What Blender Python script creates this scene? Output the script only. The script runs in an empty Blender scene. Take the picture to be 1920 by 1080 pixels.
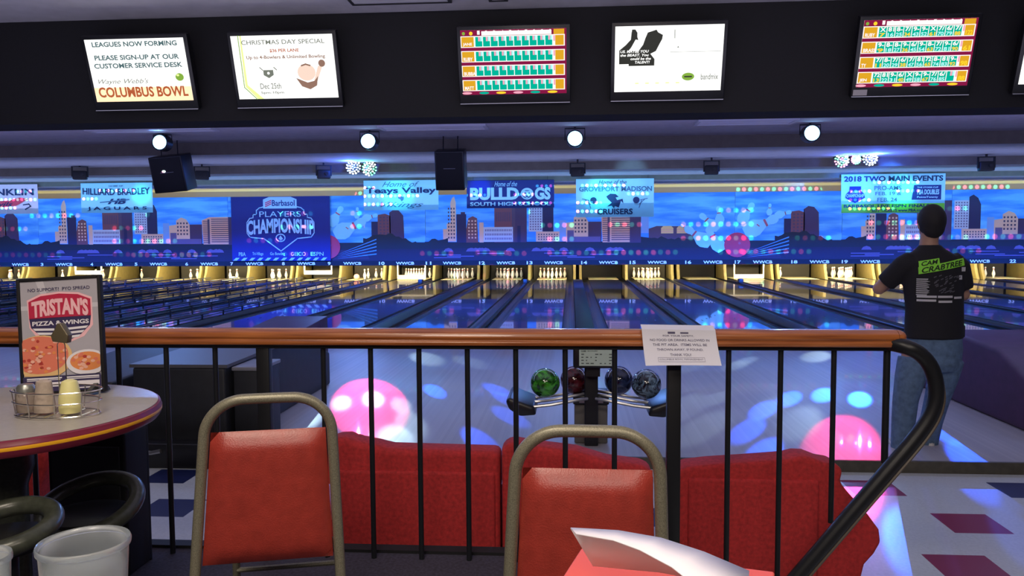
import bpy, bmesh, math, random
from mathutils import Vector, Matrix
from mathutils.bvhtree import BVHTree
random.seed(7)
PI = math.pi
SC = bpy.context.scene
COL = SC.collection

# ------------------------------------------------------------------ camera
CAM_Z = 1.57
FPX = 1500.0
PITCH = math.atan(97/1500)
YAW = math.atan(111*math.cos(PITCH)/1500)
ROLL = 0.006
_F = Vector((-math.sin(YAW)*math.cos(PITCH), math.cos(YAW)*math.cos(PITCH), -math.sin(PITCH)))
_R = Vector((math.cos(YAW), math.sin(YAW), 0))
_U = _R.cross(_F)
R2 = _R*math.cos(ROLL) - _U*math.sin(ROLL)
U2 = _U*math.cos(ROLL) + _R*math.sin(ROLL)
cd = bpy.data.cameras.new('camera'); cam = bpy.data.objects.new('camera', cd); COL.objects.link(cam)
cd.sensor_width = 36; cd.lens = 36*FPX/1920; cd.clip_start = 0.02; cd.clip_end = 200
M = Matrix.Identity(4)
for i in range(3):
    M[i][0] = R2[i]; M[i][1] = U2[i]; M[i][2] = -_F[i]
M[2][3] = CAM_Z
cam.matrix_world = M
SC.camera = cam

def ray(px, py):
    return (_F + R2*((px-960)/FPX) + U2*((540-py)/FPX))
def P(px, py, Y):            # world point on the plane y = Y seen at a pixel
    d = ray(px, py); t = Y/d.y
    return Vector((d.x*t, Y, CAM_Z + d.z*t))
def PZ(px, py, z):           # world point on the plane z = z
    d = ray(px, py); t = (z-CAM_Z)/d.z
    return Vector((d.x*t, d.y*t, z))

# ------------------------------------------------------------------ view, world, large lights
SC.view_settings.view_transform = 'Standard'
SC.view_settings.look = 'None'
SC.view_settings.exposure = 0.0
SC.view_settings.gamma = 1.0
SC.view_settings.use_curve_mapping = False
try:
    SC.cycles.use_denoising = True
    SC.cycles.sample_clamp_indirect = 4.0
    SC.cycles.max_bounces = 8
except Exception: pass
W = bpy.data.worlds.new('world'); SC.world = W; W.use_nodes = True
W.node_tree.nodes['Background'].inputs[0].default_value = (0.10, 0.11, 0.2, 1)
W.node_tree.nodes['Background'].inputs[1].default_value = 0.25

def area(name, loc, target, sx, sy, power, col, spread=180):
    l = bpy.data.lights.new(name, 'AREA'); l.shape = 'RECTANGLE'; l.size = sx; l.size_y = sy
    l.energy = power; l.color = col; l.spread = math.radians(spread)
    o = bpy.data.objects.new(name, l); COL.objects.link(o); o.location = loc
    o.rotation_euler = (Vector(target)-Vector(loc)).to_track_quat('-Z', 'Y').to_euler()
    return o
def spot(name, loc, target, deg, power, col, blend=0.35, r=0.02):
    l = bpy.data.lights.new(name, 'SPOT'); l.spot_size = math.radians(deg); l.spot_blend = blend
    l.energy = power; l.color = col; l.shadow_soft_size = r
    o = bpy.data.objects.new(name, l); COL.objects.link(o); o.location = loc
    o.rotation_euler = (Vector(target)-Vector(loc)).to_track_quat('-Z', 'Y').to_euler()
    return o

# concourse ceiling lamps (above and behind the table the photo was taken from)
area('concourse_lamp', (-0.9, 0.3, 3.6), (-0.9, 0.9, 0), 1.2, 0.6, 62, (1.0, 0.86, 0.70))
area('concourse_lamp', (1.6, -0.6, 3.6), (1.4, 0.6, 0), 1.2, 0.6, 48, (1.0, 0.86, 0.72))
area('concourse_lamp', (-0.2, -2.6, 3.5), (0, 2.0, 1.2), 1.2, 0.6, 70, (1.0, 0.86, 0.74))
# added blue fill lamps without fixtures, behind and under the monitor panel
area('wash_bar', (-2, 8.05, 2.95), (-2, 22.0, 1.9), 34, 0.2, 200, (0.34, 0.40, 1.0))
area('wash_bar', (-1.5, 7.9, 2.66), (-1.5, 8.4, 0), 30, 0.3, 260, (0.42, 0.48, 1.0))
# lamps hidden behind the last ceiling drop, aimed at the mural
area('mural_wash', (-3, 26.45, 3.08), (-3, 27.4, 2.25), 40, 0.1, 170, (0.02, 0.40, 1.0))
area('mural_wash', (-3, 24.35, 2.98), (-3, 27.4, 1.8), 40, 0.15, 250, (0.05, 0.24, 1.0))
area('mural_wash', (-3, 24.35, 3.0), (-3, 27.4, 1.5), 40, 0.15, 200, (1.0, 0.62, 0.45))  # warm lamp added so the tan building prints show
# unseen fill lamps added to brighten ceiling, lanes, fascia and banners
area('ceiling_glow', (-1.5, 12.8, 2.3), (-1.5, 12.9, 3.6), 34, 5.0, 240, (0.46, 0.45, 1.0))  # upward fill added in place of light bounced onto the ceiling
area('ceiling_glow', (-2.5, 18.8, 2.6), (-2.5, 19.0, 3.6), 38, 1.6, 150, (0.42, 0.50, 1.0))
area('ceiling_glow', (-2.5, 21.6, 2.5), (-2.5, 21.8, 3.6), 40, 1.2, 150, (0.40, 0.58, 1.0))
area('ceiling_glow', (-1.0, 4.2, 2.2), (-1.0, 4.6, 3.6), 12, 3.0, 130, (0.80, 0.76, 1.0))
area('lane_wash', (-3, 22.3, 3.0), (-3, 25.5, 0.0), 40, 0.1, 4600, (0.01, 0.12, 1.0), 60)  # added fill that turns the lanes blue near the pins
area('fascia_strip', (-3, 23.55, 2.95), (-3, 24.0, 3.03), 40, 0.05, 45, (1.0, 0.85, 0.5))  # added warm fill for the cream strip, no real fitting
area('banner_wash', (-3, 20.3, 2.95), (-3, 24.0, 2.75), 40, 0.15, 130, (0.16, 0.50, 1.0), 90)  # added fill that lifts the banner cloth

# ------------------------------------------------------------------ materials
MATS = {}
def mat(name, col, rough=0.6, metal=0.0, emit=None, es=1.0, noise=0.0, nscale=40.0, bump=0.0, bscale=120.0,
        coat=0.0, trans=0.0, alpha=1.0, spec=None):
    if name in MATS: return MATS[name]
    m = bpy.data.materials.new(name); m.use_nodes = True
    nt = m.node_tree; b = nt.nodes['Principled BSDF']
    b.inputs['Base Color'].default_value = (*col, 1)
    b.inputs['Roughness'].default_value = rough; b.inputs['Metallic'].default_value = metal
    if coat: b.inputs['Coat Weight'].default_value = coat; b.inputs['Coat Roughness'].default_value = 0.08
    if trans: b.inputs['Transmission Weight'].default_value = trans
    if alpha < 1: b.inputs['Alpha'].default_value = alpha
    if spec is not None: b.inputs['Specular IOR Level'].default_value = spec
    if emit:
        b.inputs['Emission Color'].default_value = (*emit, 1); b.inputs['Emission Strength'].default_value = es
    if noise or bump:
        tc = nt.nodes.new('ShaderNodeTexCoord')
    if noise:
        n = nt.nodes.new('ShaderNodeTexNoise'); n.inputs['Scale'].default_value = nscale; n.inputs['Detail'].default_value = 4
        nt.links.new(tc.outputs['Object'], n.inputs['Vector'])
        r = nt.nodes.new('ShaderNodeValToRGB')
        r.color_ramp.elements[0].position = 0.3; r.color_ramp.elements[1].position = 0.7
        r.color_ramp.elements[0].color = (*[c*(1-noise) for c in col], 1)
        r.color_ramp.elements[1].color = (*[min(1, c*(1+noise)) for c in col], 1)
        nt.links.new(n.outputs['Fac'], r.inputs[0]); nt.links.new(r.outputs[0], b.inputs['Base Color'])
    if bump:
        n2 = nt.nodes.new('ShaderNodeTexNoise'); n2.inputs['Scale'].default_value = bscale; n2.inputs['Detail'].default_value = 3
        nt.links.new(tc.outputs['Object'], n2.inputs['Vector'])
        bp = nt.nodes.new('ShaderNodeBump'); bp.inputs['Strength'].default_value = bump; bp.inputs['Distance'].default_value = 0.002
        nt.links.new(n2.outputs['Fac'], bp.inputs['Height']); nt.links.new(bp.outputs[0], b.inputs['Normal'])
    MATS[name] = m
    return m
def emi(name, col, s=1.0):
    if name in MATS: return MATS[name]
    m = bpy.data.materials.new(name); m.use_nodes = True; nt = m.node_tree
    nt.nodes.remove(nt.nodes['Principled BSDF'])
    e = nt.nodes.new('ShaderNodeEmission'); e.inputs[0].default_value = (*col, 1); e.inputs[1].default_value = s
    nt.links.new(e.outputs[0], nt.nodes['Material Output'].inputs[0])
    MATS[name] = m; return m

# ------------------------------------------------------------------ mesh builder
class MB:
    def __init__(s): s.v = []; s.f = []; s.m = []
    def add(s, vs, fs, mi=0):
        o = len(s.v); s.v += [tuple(x) for x in vs]
        s.f += [[i+o for i in f] for f in fs]; s.m += [mi]*len(fs); return s
    def box(s, x0, x1, y0, y1, z0, z1, mi=0, mt=None):
        vs = [Vector(c) for c in ((x0,y0,z0),(x1,y0,z0),(x1,y1,z0),(x0,y1,z0),(x0,y0,z1),(x1,y0,z1),(x1,y1,z1),(x0,y1,z1))]
        if mt is not None: vs = [mt @ v for v in vs]
        return s.add(vs, [[0,3,2,1],[4,5,6,7],[0,1,5,4],[1,2,6,5],[2,3,7,6],[3,0,4,7]], mi)
    def poly(s, pts, y=0.0, mi=0):            # flat polygon in x,z facing -y
        a = sum(pts[i][0]*pts[(i+1)%len(pts)][1]-pts[(i+1)%len(pts)][0]*pts[i][1] for i in range(len(pts)))
        if a < 0: pts = pts[::-1]
        return s.add([(p[0], y, p[1]) for p in pts], [list(range(len(pts)))], mi)
    def rect(s, x0, x1, z0, z1, y=0.0, mi=0): return s.poly([(x0,z0),(x1,z0),(x1,z1),(x0,z1)], y, mi)
    def disc(s, cx, cz, rx, rz=None, y=0.0, mi=0, n=20):
        rz = rz or rx
        return s.poly([(cx+rx*math.cos(2*PI*i/n), cz+rz*math.sin(2*PI*i/n)) for i in range(n)], y, mi)
    def line(s, pts, w, y=0.0, mi=0, closed=False):
        n = len(pts); rng = range(n if closed else n-1)
        for i in rng:
            a = Vector(pts[i]); b = Vector(pts[(i+1)%n]); d = b-a
            if d.length < 1e-9: continue
            d.normalize(); q = Vector((-d.y, d.x))*w/2; e = d*w/2
            s.poly([tuple(a-e-q), tuple(b+e-q), tuple(b+e+q), tuple(a-e+q)], y, mi)
        return s
    def prism(s, pts, y0, y1, mi=0):          # polygon in x,z extruded along y
        a = sum(pts[i][0]*pts[(i+1)%len(pts)][1]-pts[(i+1)%len(pts)][0]*pts[i][1] for i in range(len(pts)))
        if a < 0: pts = pts[::-1]
        n = len(pts); vs = [(p[0], y0, p[1]) for p in pts]+[(p[0], y1, p[1]) for p in pts]
        fs = [list(range(n)), list(range(2*n-1, n-1, -1))]+[[i, i+n, (i+1)%n+n, (i+1)%n] for i in range(n)]
        return s.add(vs, fs, mi)
    def prismx(s, pts, x0, x1, mi=0):         # polygon in y,z extruded along x
        a = sum(pts[i][0]*pts[(i+1)%len(pts)][1]-pts[(i+1)%len(pts)][0]*pts[i][1] for i in range(len(pts)))
        if a < 0: pts = pts[::-1]
        n = len(pts); vs = [(x0, p[0], p[1]) for p in pts]+[(x1, p[0], p[1]) for p in pts]
        fs = [list(range(n))[::-1], list(range(n, 2*n))]+[[i, (i+1)%n, (i+1)%n+n, i+n] for i in range(n)]
        return s.add(vs, fs, mi)
    def tube(s, pts, r, n=10, mi=0, closed=False, flat=1.0):
        pts = [Vector(p) for p in pts]; N = len(pts)
        rs = r if isinstance(r, (list, tuple)) else [r]*N
        rings = []; up = None
        for i, p in enumerate(pts):
            if closed: t = (pts[(i+1)%N]-pts[i-1])
            else: t = pts[min(i+1, N-1)]-pts[max(i-1, 0)]
            t.normalize()
            if up is None:
                up = Vector((0,0,1)) if abs(t.z) < 0.9 else Vector((0,1,0))
            a = t.cross(up)
            if a.length < 1e-6: a = t.cross(Vector((1,0,0)))
            a.normalize(); b = a.cross(t).normalized(); up = b
            rings.append([p + a*math.cos(2*PI*k/n)*rs[i] + b*math.sin(2*PI*k/n)*rs[i]*flat for k in range(n)])
        vs = [v for g in rings for v in g]; fs = []
        for i in range(N if closed else N-1):
            j = (i+1) % N
            for k in range(n):
                l = (k+1) % n
                fs.append([i*n+k, i*n+l, j*n+l, j*n+k])
        if not closed: fs += [list(range(n))[::-1], [(N-1)*n+k for k in range(n)]]
        return s.add(vs, fs, mi)
    def lathe(s, prof, c=(0,0,0), n=24, mis=None, mi=0, cap=True, sx=1, sy=1):
        vs = []; fs = []; ms = []
        for r, z in prof:
            for k in range(n): vs.append((c[0]+r*sx*math.cos(2*PI*k/n), c[1]+r*sy*math.sin(2*PI*k/n), c[2]+z))
        for i in range(len(prof)-1):
            for k in range(n):
                l = (k+1) % n; fs.append([i*n+k, i*n+l, (i+1)*n+l, (i+1)*n+k]); ms.append(mis[i] if mis else mi)
        if cap:
            if prof[0][0] > 1e-5: fs.append(list(range(n))[::-1]); ms.append(ms[0])
            if prof[-1][0] > 1e-5: fs.append([(len(prof)-1)*n+k for k in range(n)]); ms.append(ms[-1])
        o = len(s.v); s.v += vs; s.f += [[i+o for i in f] for f in fs]; s.m += ms; return s
    def ball(s, c, r, n=20, mi=0, sx=1, sy=1, sz=1):
        m = n//2
        return s.lathe([(max(1e-6, r*math.sin(PI*i/m)), -r*sz*math.cos(PI*i/m)) for i in range(m+1)], c, n, mi=mi, cap=False, sx=sx, sy=sy)
    def loft(s, rings, n=18, mi=0):           # rings: (center, rx, ry, [tilt matrix]) ; horizontal ellipses along any path
        vs = []; fs = []
        for c, rx, ry in rings:
            for k in range(n):
                a = 2*PI*k/n; vs.append((c[0]+rx*math.cos(a), c[1]+ry*math.sin(a), c[2]))
        N = len(rings)
        for i in range(N-1):
            for k in range(n):
                l = (k+1) % n; fs.append([i*n+k, i*n+l, (i+1)*n+l, (i+1)*n+k])
        fs += [list(range(n))[::-1], [(N-1)*n+k for k in range(n)]]
        return s.add(vs, fs, mi)
    def build(s, name, mats, parent=None, smooth=False, bevel=0, loc=None, merge=False):
        me = bpy.data.meshes.new(name); me.from_pydata(s.v, [], s.f)
        mats = mats if isinstance(mats, (list, tuple)) else [mats]
        for m in mats: me.materials.append(m)
        for p, mi in zip(me.polygons, s.m): p.material_index = min(mi, len(mats)-1)
        if smooth:
            for p in me.polygons: p.use_smooth = True
            try: me.set_sharp_from_angle(angle=math.radians(40))
            except Exception: pass
        me.update()
        o = bpy.data.objects.new(name, me); COL.objects.link(o)
        if parent: o.parent = parent
        if loc: o.location = loc
        if bevel:
            b = o.modifiers.new('bevel', 'BEVEL'); b.width = bevel; b.segments = 3; b.limit_method = 'ANGLE'; b.angle_limit = math.radians(35)
            for p in me.polygons: p.use_smooth = True
        return o
def thing(name, label, cat, loc=(0,0,0), rz=0, group=None):
    o = bpy.data.objects.new(name, None); COL.objects.link(o); o.empty_display_size = 0.1
    o.location = loc; o.rotation_euler = (0, 0, rz); o['label'] = label; o['category'] = cat
    if group: o['group'] = group
    return o
def tag(o, label, cat, group=None):
    o['label'] = label; o['category'] = cat
    if group: o['group'] = group
    return o
def struct(o): o['kind'] = 'structure'; return o
def dup(root, loc=None, rz=None, label=None, group=None, skip=()):
    r = root.copy(); COL.objects.link(r)
    if loc is not None: r.location = loc
    if rz is not None: r.rotation_euler = (0, 0, rz)
    if label: r['label'] = label
    if group: r['group'] = group
    for ch in [o for o in root.children]:
        c = ch.copy(); COL.objects.link(c); c.parent = r
        for g in ch.children:
            d = g.copy(); COL.objects.link(d); d.parent = c
    return r
# text as polygons in x,z
_TC = {}
def glyphs(txt, off=0.0, shear=0.0):
    key = (txt, off, shear)
    if key in _TC: return _TC[key]
    c = bpy.data.curves.new('t', 'FONT'); c.body = txt; c.size = 1; c.offset = off; c.shear = shear
    c.resolution_u = 3; c.align_x = 'CENTER'; c.align_y = 'CENTER'
    o = bpy.data.objects.new('t', c); COL.objects.link(o)
    dg = bpy.context.evaluated_depsgraph_get(); me = bpy.data.meshes.new_from_object(o.evaluated_get(dg))
    vs = [(v.co.x, v.co.y) for v in me.vertices]; fs = [list(p.vertices) for p in me.polygons]
    bpy.data.objects.remove(o); bpy.data.curves.remove(c); bpy.data.meshes.remove(me)
    _TC[key] = (vs, fs); return vs, fs
def text(mb, txt, x0, x1, z0, z1, y=0.0, mi=0, off=0.015, shear=0.0, warp=None):
    vs, fs = glyphs(txt, off, shear)
    if not vs: return mb
    ax = min(v[0] for v in vs); bx = max(v[0] for v in vs); az = min(v[1] for v in vs); bz = max(v[1] for v in vs)
    out = []
    for v in vs:
        X = x0+(v[0]-ax)/(bx-ax)*(x1-x0); Z = z0+(v[1]-az)/max(1e-6, bz-az)*(z1-z0)
        if warp: X, Z = warp(X, Z)
        out.append((X, y, Z))
    return mb.add(out, fs, mi)
# ================================================================== STRUCTURE
XL, XR = -24.0, 19.0
ZC = 0.30
PITCHX = 3.5
def C(k): return 0.24+PITCHX*k           # ball return centre of pair k (0 = lanes 13,14)
def Bd(j): return -1.51+PITCHX*j         # pair boundary
Y_STEP, Y_FOUL, Y_MASK, Y_PIN = 5.65, 11.1, 27.4, 29.4

def grid_floor_mat():
    m = bpy.data.materials.new('vinyl_tile'); m.use_nodes = True; nt = m.node_tree; b = nt.nodes['Principled BSDF']
    b.inputs['Roughness'].default_value = 0.32
    g = nt.nodes.new('ShaderNodeNewGeometry'); sp = nt.nodes.new('ShaderNodeSeparateXYZ'); nt.links.new(g.outputs['Position'], sp.inputs[0])
    def mth(op, a, bb=None, c=None):
        n = nt.nodes.new('ShaderNodeMath'); n.operation = op
        for i, x in enumerate((a, bb, c)):
            if x is None: continue
            if isinstance(x, (int, float)): n.inputs[i].default_value = x
            else: nt.links.new(x, n.inputs[i])
        return n.outputs[0]
    T = 0.315
    cy = mth('FLOOR', mth('DIVIDE', mth('SUBTRACT', sp.outputs[1], 3.86), T))
    cx = mth('FLOOR', mth('DIVIDE', mth('SUBTRACT', sp.outputs[0], 1.80), T))
    even = mth('LESS_THAN', mth('FLOORED_MODULO', cy, 2), 0.5)
    off = mth('FLOORED_MODULO', mth('DIVIDE', cy, 2), 2)
    hit = mth('LESS_THAN', mth('FLOORED_MODULO', mth('SUBTRACT', cx, off), 3), 0.5)
    dark = mth('MULTIPLY', even, hit)
    wn = nt.nodes.new('ShaderNodeTexWhiteNoise'); cb = nt.nodes.new('ShaderNodeCombineXYZ')
    nt.links.new(cx, cb.inputs[0]); nt.links.new(cy, cb.inputs[1]); nt.links.new(cb.outputs[0], wn.inputs['Vector'])
    blue = mth('GREATER_THAN', mth('ABSOLUTE', mth('SUBTRACT', cx, 0.5)), 2.0)
    mx = nt.nodes.new('ShaderNodeMix'); mx.data_type = 'RGBA'
    mx.inputs[6].default_value = (0.22, 0.012, 0.05, 1); mx.inputs[7].default_value = (0.012, 0.02, 0.09, 1)
    nt.links.new(blue, mx.inputs[0])
    nz = nt.nodes.new('ShaderNodeTexNoise'); nz.inputs['Scale'].default_value = 60; nt.links.new(g.outputs['Position'], nz.inputs['Vector'])
    rp = nt.nodes.new('ShaderNodeValToRGB'); rp.color_ramp.elements[0].color = (0.42, 0.46, 0.48, 1); rp.color_ramp.elements[1].color = (0.60, 0.64, 0.66, 1)
    nt.links.new(nz.outputs[0], rp.inputs[0])
    m2 = nt.nodes.new('ShaderNodeMix'); m2.data_type = 'RGBA'; nt.links.new(dark, m2.inputs[0])
    nt.links.new(rp.outputs[0], m2.inputs[6]); nt.links.new(mx.outputs[2], m2.inputs[7])
    nt.links.new(m2.outputs[2], b.inputs['Base Color'])
    return m
def wood_mat(name, c1, c2, rough, plank, coat=0.0):
    m = bpy.data.materials.new(name); m.use_nodes = True; nt = m.node_tree; b = nt.nodes['Principled BSDF']
    b.inputs['Roughness'].default_value = rough
    if coat: b.inputs['Coat Weight'].default_value = coat; b.inputs['Coat Roughness'].default_value = 0.03
    g = nt.nodes.new('ShaderNodeNewGeometry')
    mp = nt.nodes.new('ShaderNodeMapping'); mp.inputs['Scale'].default_value = (1/plank, 0.35, 1); nt.links.new(g.outputs['Position'], mp.inputs[0])
    sp = nt.nodes.new('ShaderNodeSeparateXYZ'); nt.links.new(mp.outputs[0], sp.inputs[0])
    fl = nt.nodes.new('ShaderNodeMath'); fl.operation = 'FLOOR'; nt.links.new(sp.outputs[0], fl.inputs[0])
    wn = nt.nodes.new('ShaderNodeTexWhiteNoise'); wn.noise_dimensions = '1D'; nt.links.new(fl.outputs[0], wn.inputs['W'])
    nz = nt.nodes.new('ShaderNodeTexNoise'); nz.inputs['Scale'].default_value = 4; nt.links.new(mp.outputs[0], nz.inputs['Vector'])
    ad = nt.nodes.new('ShaderNodeMath'); ad.operation = 'MULTIPLY_ADD'; nt.links.new(wn.outputs[0], ad.inputs[0]); ad.inputs[1].default_value = 0.6; 
    sb = nt.nodes.new('ShaderNodeMath'); sb.operation = 'MULTIPLY'; nt.links.new(nz.outputs[0], sb.inputs[0]); sb.inputs[1].default_value = 0.5
    nt.links.new(sb.outputs[0], ad.inputs[2])
    rp = nt.nodes.new('ShaderNodeValToRGB'); rp.color_ramp.elements[0].color = (*c1, 1); rp.color_ramp.elements[1].color = (*c2, 1)
    nt.links.new(ad.outputs[0], rp.inputs[0]); nt.links.new(rp.outputs[0], b.inputs['Base Color'])
    return m
m_tile = grid_floor_mat()
m_appr = wood_mat('approach_wood', (0.30, 0.28, 0.29), (0.38, 0.36, 0.36), 0.5, 0.027, 0.12)
m_lane = wood_mat('lane_wood', (0.10, 0.075, 0.06), (0.16, 0.12, 0.09), 0.10, 0.027, 1.0)
m_ceil = mat('ceiling_tile', (0.50, 0.48, 0.52), 0.9, noise=0.08, nscale=6, bump=0.2, bscale=90)
m_drop = mat('drop_face', (0.17, 0.145, 0.12), 0.9, noise=0.1, nscale=5)
m_cream = mat('cream_strip', (0.95, 0.86, 0.42), 0.7)
m_black = mat('black_paint', (0.003, 0.003, 0.006), 0.75, noise=0.2, nscale=30)
m_blackgl = mat('black_plastic', (0.01, 0.01, 0.012), 0.35)
m_metalbk = mat('black_metal', (0.015, 0.016, 0.02), 0.38, 0.3)
m_pitdark = mat('pit_black', (0.012, 0.012, 0.012), 0.8)
m_carpet = mat('concourse_carpet', (0.035, 0.03, 0.05), 0.95, noise=0.4, nscale=80, bump=0.6)
m_olive = mat('step_nosing', (0.07, 0.065, 0.05), 0.6, noise=0.2, nscale=20)

b = MB(); b.box(XL, 0.42, -4.0, 3.12, -0.2, ZC); b.box(0.42, XR, -4.0, 1.35, -0.2, ZC)
struct(b.build('floor', m_carpet))
b = MB(); b.box(XL, XR, 3.12, Y_STEP-0.03, -0.3, -0.08); b.box(0.42, XR, 1.35, 3.12, -0.3, -0.08)
struct(b.build('floor', m_tile))
b = MB(); b.box(XL, XR, Y_STEP, Y_FOUL, -0.3, 0.0); struct(b.build('floor', m_appr))
b = MB(); b.box(XL, XR, Y_STEP-0.03, Y_STEP, -0.3, 0.002); struct(b.build('trim_1', m_olive, bevel=0.004))
b = MB(); b.box(XL, 0.43, 3.10, 3.16, ZC-0.09, ZC+0.012); struct(b.build('trim_2', m_black))
b = MB(); b.box(XL, XR, Y_FOUL, 32, -0.5, -0.16); struct(b.build('floor', m_pitdark))
b = MB(); b.box(XL, XR, 32, 32.2, -0.5, 4); struct(b.build('wall_back', m_pitdark))
b = MB(); b.box(XL-0.2, XL, -4, 32.2, -0.5, 4); struct(b.build('wall_left', m_drop))
b = MB(); b.box(XR, XR+0.2, -4, 32.2, -0.5, 4); struct(b.build('wall_right', m_drop))
b = MB(); b.box(XL, XR, -4.2, -4, -0.5, 4); struct(b.build('wall_front', mat('concourse_wall', (0.35,0.3,0.3), 0.9)))
# stepped ceiling: level runs and dark drops
zc = [3.66, 3.40, 3.20, 3.07]
yc = [-4.0, 17.2, 19.9, 22.0, 24.05]
for i in range(4):
    b = MB(); b.box(XL, XR, yc[i], yc[i+1], zc[i], zc[i]+0.5); struct(b.build('ceiling', m_ceil))
for i in range(3):
    b = MB(); b.box(XL, XR, yc[i+1]-0.012, yc[i+1]+0.001, zc[i+1]-0.004, zc[i]-0.001); struct(b.build('trim_%d' % (3+i), m_drop))
b = MB(); b.box(XL, XR, 24.0, 24.05, 2.99, 3.075); struct(b.build('trim_6', m_cream))
b = MB(); b.box(XL, XR, 24.02, 24.06, 2.83, 2.99); struct(b.build('trim_7', mat('fascia_beige', (0.42,0.36,0.26), 0.8)))
b = MB(); b.box(XL, XR, 24.05, 32, 3.12, 3.5); struct(b.build('ceiling', m_drop))
# black soffit that carries the monitors
b = MB(); b.box(XL, XR, 7.5, 7.95, 2.685, 3.66); struct(b.build('trim_8', m_black))

# unlit ceiling light panels and air grilles
m_troff = mat('troffer_lens', (0.75, 0.74, 0.78), 0.5)
m_frame = mat('troffer_frame', (0.55, 0.54, 0.58), 0.6)
def troffer(px0, px1, py0, py1, lab):
    a = PZ(px0, py0, 3.66); c = PZ(px1, py1, 3.66)
    x0, x1 = min(a.x, c.x), max(a.x, c.x); y0, y1 = min(a.y, c.y), max(a.y, c.y)
    t = thing('ceiling_light', lab, 'light', ((x0+x1)/2, (y0+y1)/2, 3.66), 0, 'unlit ceiling lights')
    hx, hy = (x1-x0)/2, (y1-y0)/2
    f = MB(); w = 0.06
    f.box(-hx, hx, -hy, -hy+w, -0.035, 0); f.box(-hx, hx, hy-w, hy, -0.035, 0); f.box(-hx, -hx+w, -hy+w, hy-w, -0.035, 0); f.box(hx-w, hx, -hy+w, hy-w, -0.035, 0)
    f.build('frame', m_frame, t)
    MB().box(-hx+w, hx-w, -hy+w, hy-w, -0.025, -0.002).build('diffuser', m_troff, t)
troffer(180, 395, 247, 238, 'long unlit ceiling light above the leftmost blue stage lamp')
troffer(720, 910, 243, 232, 'long unlit ceiling light between the second and third blue stage lamps')
troffer(1300, 1500, 233, 221, 'long unlit ceiling light left of the rightmost blue stage lamp')
m_grille = mat('grille_dark', (0.03, 0.03, 0.035), 0.6)
def vent(x0, x1, y0, y1, lab):
    t = thing('ceiling_vent', lab, 'vent', ((x0+x1)/2, (y0+y1)/2, 3.66), 0, 'air grilles in the front ceiling')
    hx, hy = (x1-x0)/2, (y1-y0)/2
    MB().box(-hx, hx, -hy, hy, -0.008, 0).build('backing', m_grille, t)
    f = MB(); w = 0.03
    f.box(-hx, hx, -hy, -hy+w, -0.02, -0.008); f.box(-hx, hx, hy-w, hy, -0.02, -0.008); f.box(-hx, -hx+w, -hy+w, hy-w, -0.02, -0.008); f.box(hx-w, hx, -hy+w, hy-w, -0.02, -0.008)
    f.build('frame', m_grille, t)
    n = int((2*hy-2*w)/0.06)
    for i in range(n):
        MB().box(-hx+w, hx-w, -hy+w+i*0.06, -hy+w+i*0.06+0.045, -0.018, -0.009).build('slat', m_frame, t)
vent(-1.95, -1.05, 6.3, 7.2, 'ceiling air grille above the gap between second and third monitors, wide one')
vent(-0.72, -0.55, 6.3, 7.2, 'narrow ceiling air grille just above the third monitor')

# ================================================================== MONITORS
m_case = mat('monitor_case', (0.008, 0.008, 0.01), 0.3)
m_silver = mat('silver_trim', (0.5, 0.5, 0.55), 0.3, 0.8)
WH = 1.35
S_W = emi('screen_white', (1.0, 1.0, 0.97), WH); S_T = emi('screen_teal_text', (0.10, 0.19, 0.21), 0.8)
S_R = emi('screen_red_text', (0.55, 0.13, 0.05), 0.9); S_P = emi('screen_peach', (1.0, 0.72, 0.45), WH)
S_G = emi('screen_green', (0.25, 0.45, 0.06), 1.0); S_L = emi('screen_lime', (0.85, 1.0, 0.35), 1.1)
S_K = emi('screen_dark', (0.05, 0.05, 0.045), 0.8); S_GR = emi('screen_grey_text', (0.22, 0.24, 0.20), 0.9)
S_SK = emi('screen_skin', (1.0, 0.75, 0.62), 1.0); S_BR = emi('screen_brown', (0.35, 0.2, 0.15), 0.9)
S_OR = emi('screen_orange', (0.75, 0.38, 0.02), 1.05); S_TQ = emi('screen_turquoise', (0.0, 0.48, 0.33), 1.0)
S_PK = emi('screen_pink', (0.95, 0.42, 0.55), 1.0); S_MR = emi('screen_maroon', (0.25, 0.01, 0.06), 1.0)
S_YL = emi('screen_yellow', (1.0, 0.65, 0.03), 1.1); S_CY = emi('screen_cyan', (0.45, 0.95, 0.9), 1.1); S_OW = emi('screen_white_lines', (1.0, 0.93, 0.9), 1.1)
SMATS = [S_W, S_T, S_R, S_P, S_G, S_L, S_K, S_GR, S_SK, S_BR, S_OR, S_TQ, S_PK, S_MR, S_YL, S_CY, S_OW]
W_, T_, R_, P_, G_, L_, K_, GR, SK, BR, OR, TQ, PK, MR, YL, CY, OW = range(17)
TW, TH = 0.945, 0.565
def monitor(x, lab, draw, base=S_W, note=False):
    t = thing('monitor', lab, 'monitor', (x, 7.30, 3.135), 0, 'monitors over the lanes')
    t.rotation_euler = (math.radians(18), 0, 0)
    w, h = TW/2, TH/2
    c = MB(); c.box(-w-0.035, w+0.035, 0.0, 0.07, -h-0.085, h+0.035)
    c.build('casing', m_case, t, bevel=0.008)
    s = MB(); s.rect(-w, w, -h, h, -0.003); so = s.build('screen', base, t)
    g = MB(); draw(g, w, h); g.build('picture', SMATS, so)
    MB().box(-w-0.03, w+0.03, -0.006, 0.002, -h-0.084, -h-0.078).build('lower_trim', m_silver, t)
    MB().box(-0.05, 0.05, 0.07, 0.2, -0.05, 0.2).build('wall_bracket', m_case, t)
    if note: MB().box(-w-0.02, -w+0.10, -0.006, -0.001, -h-0.07, -h-0.02).build('note', mat('paper_note', (0.45,0.42,0.42), 0.8), t)
    return t
E = 0.0015
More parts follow.
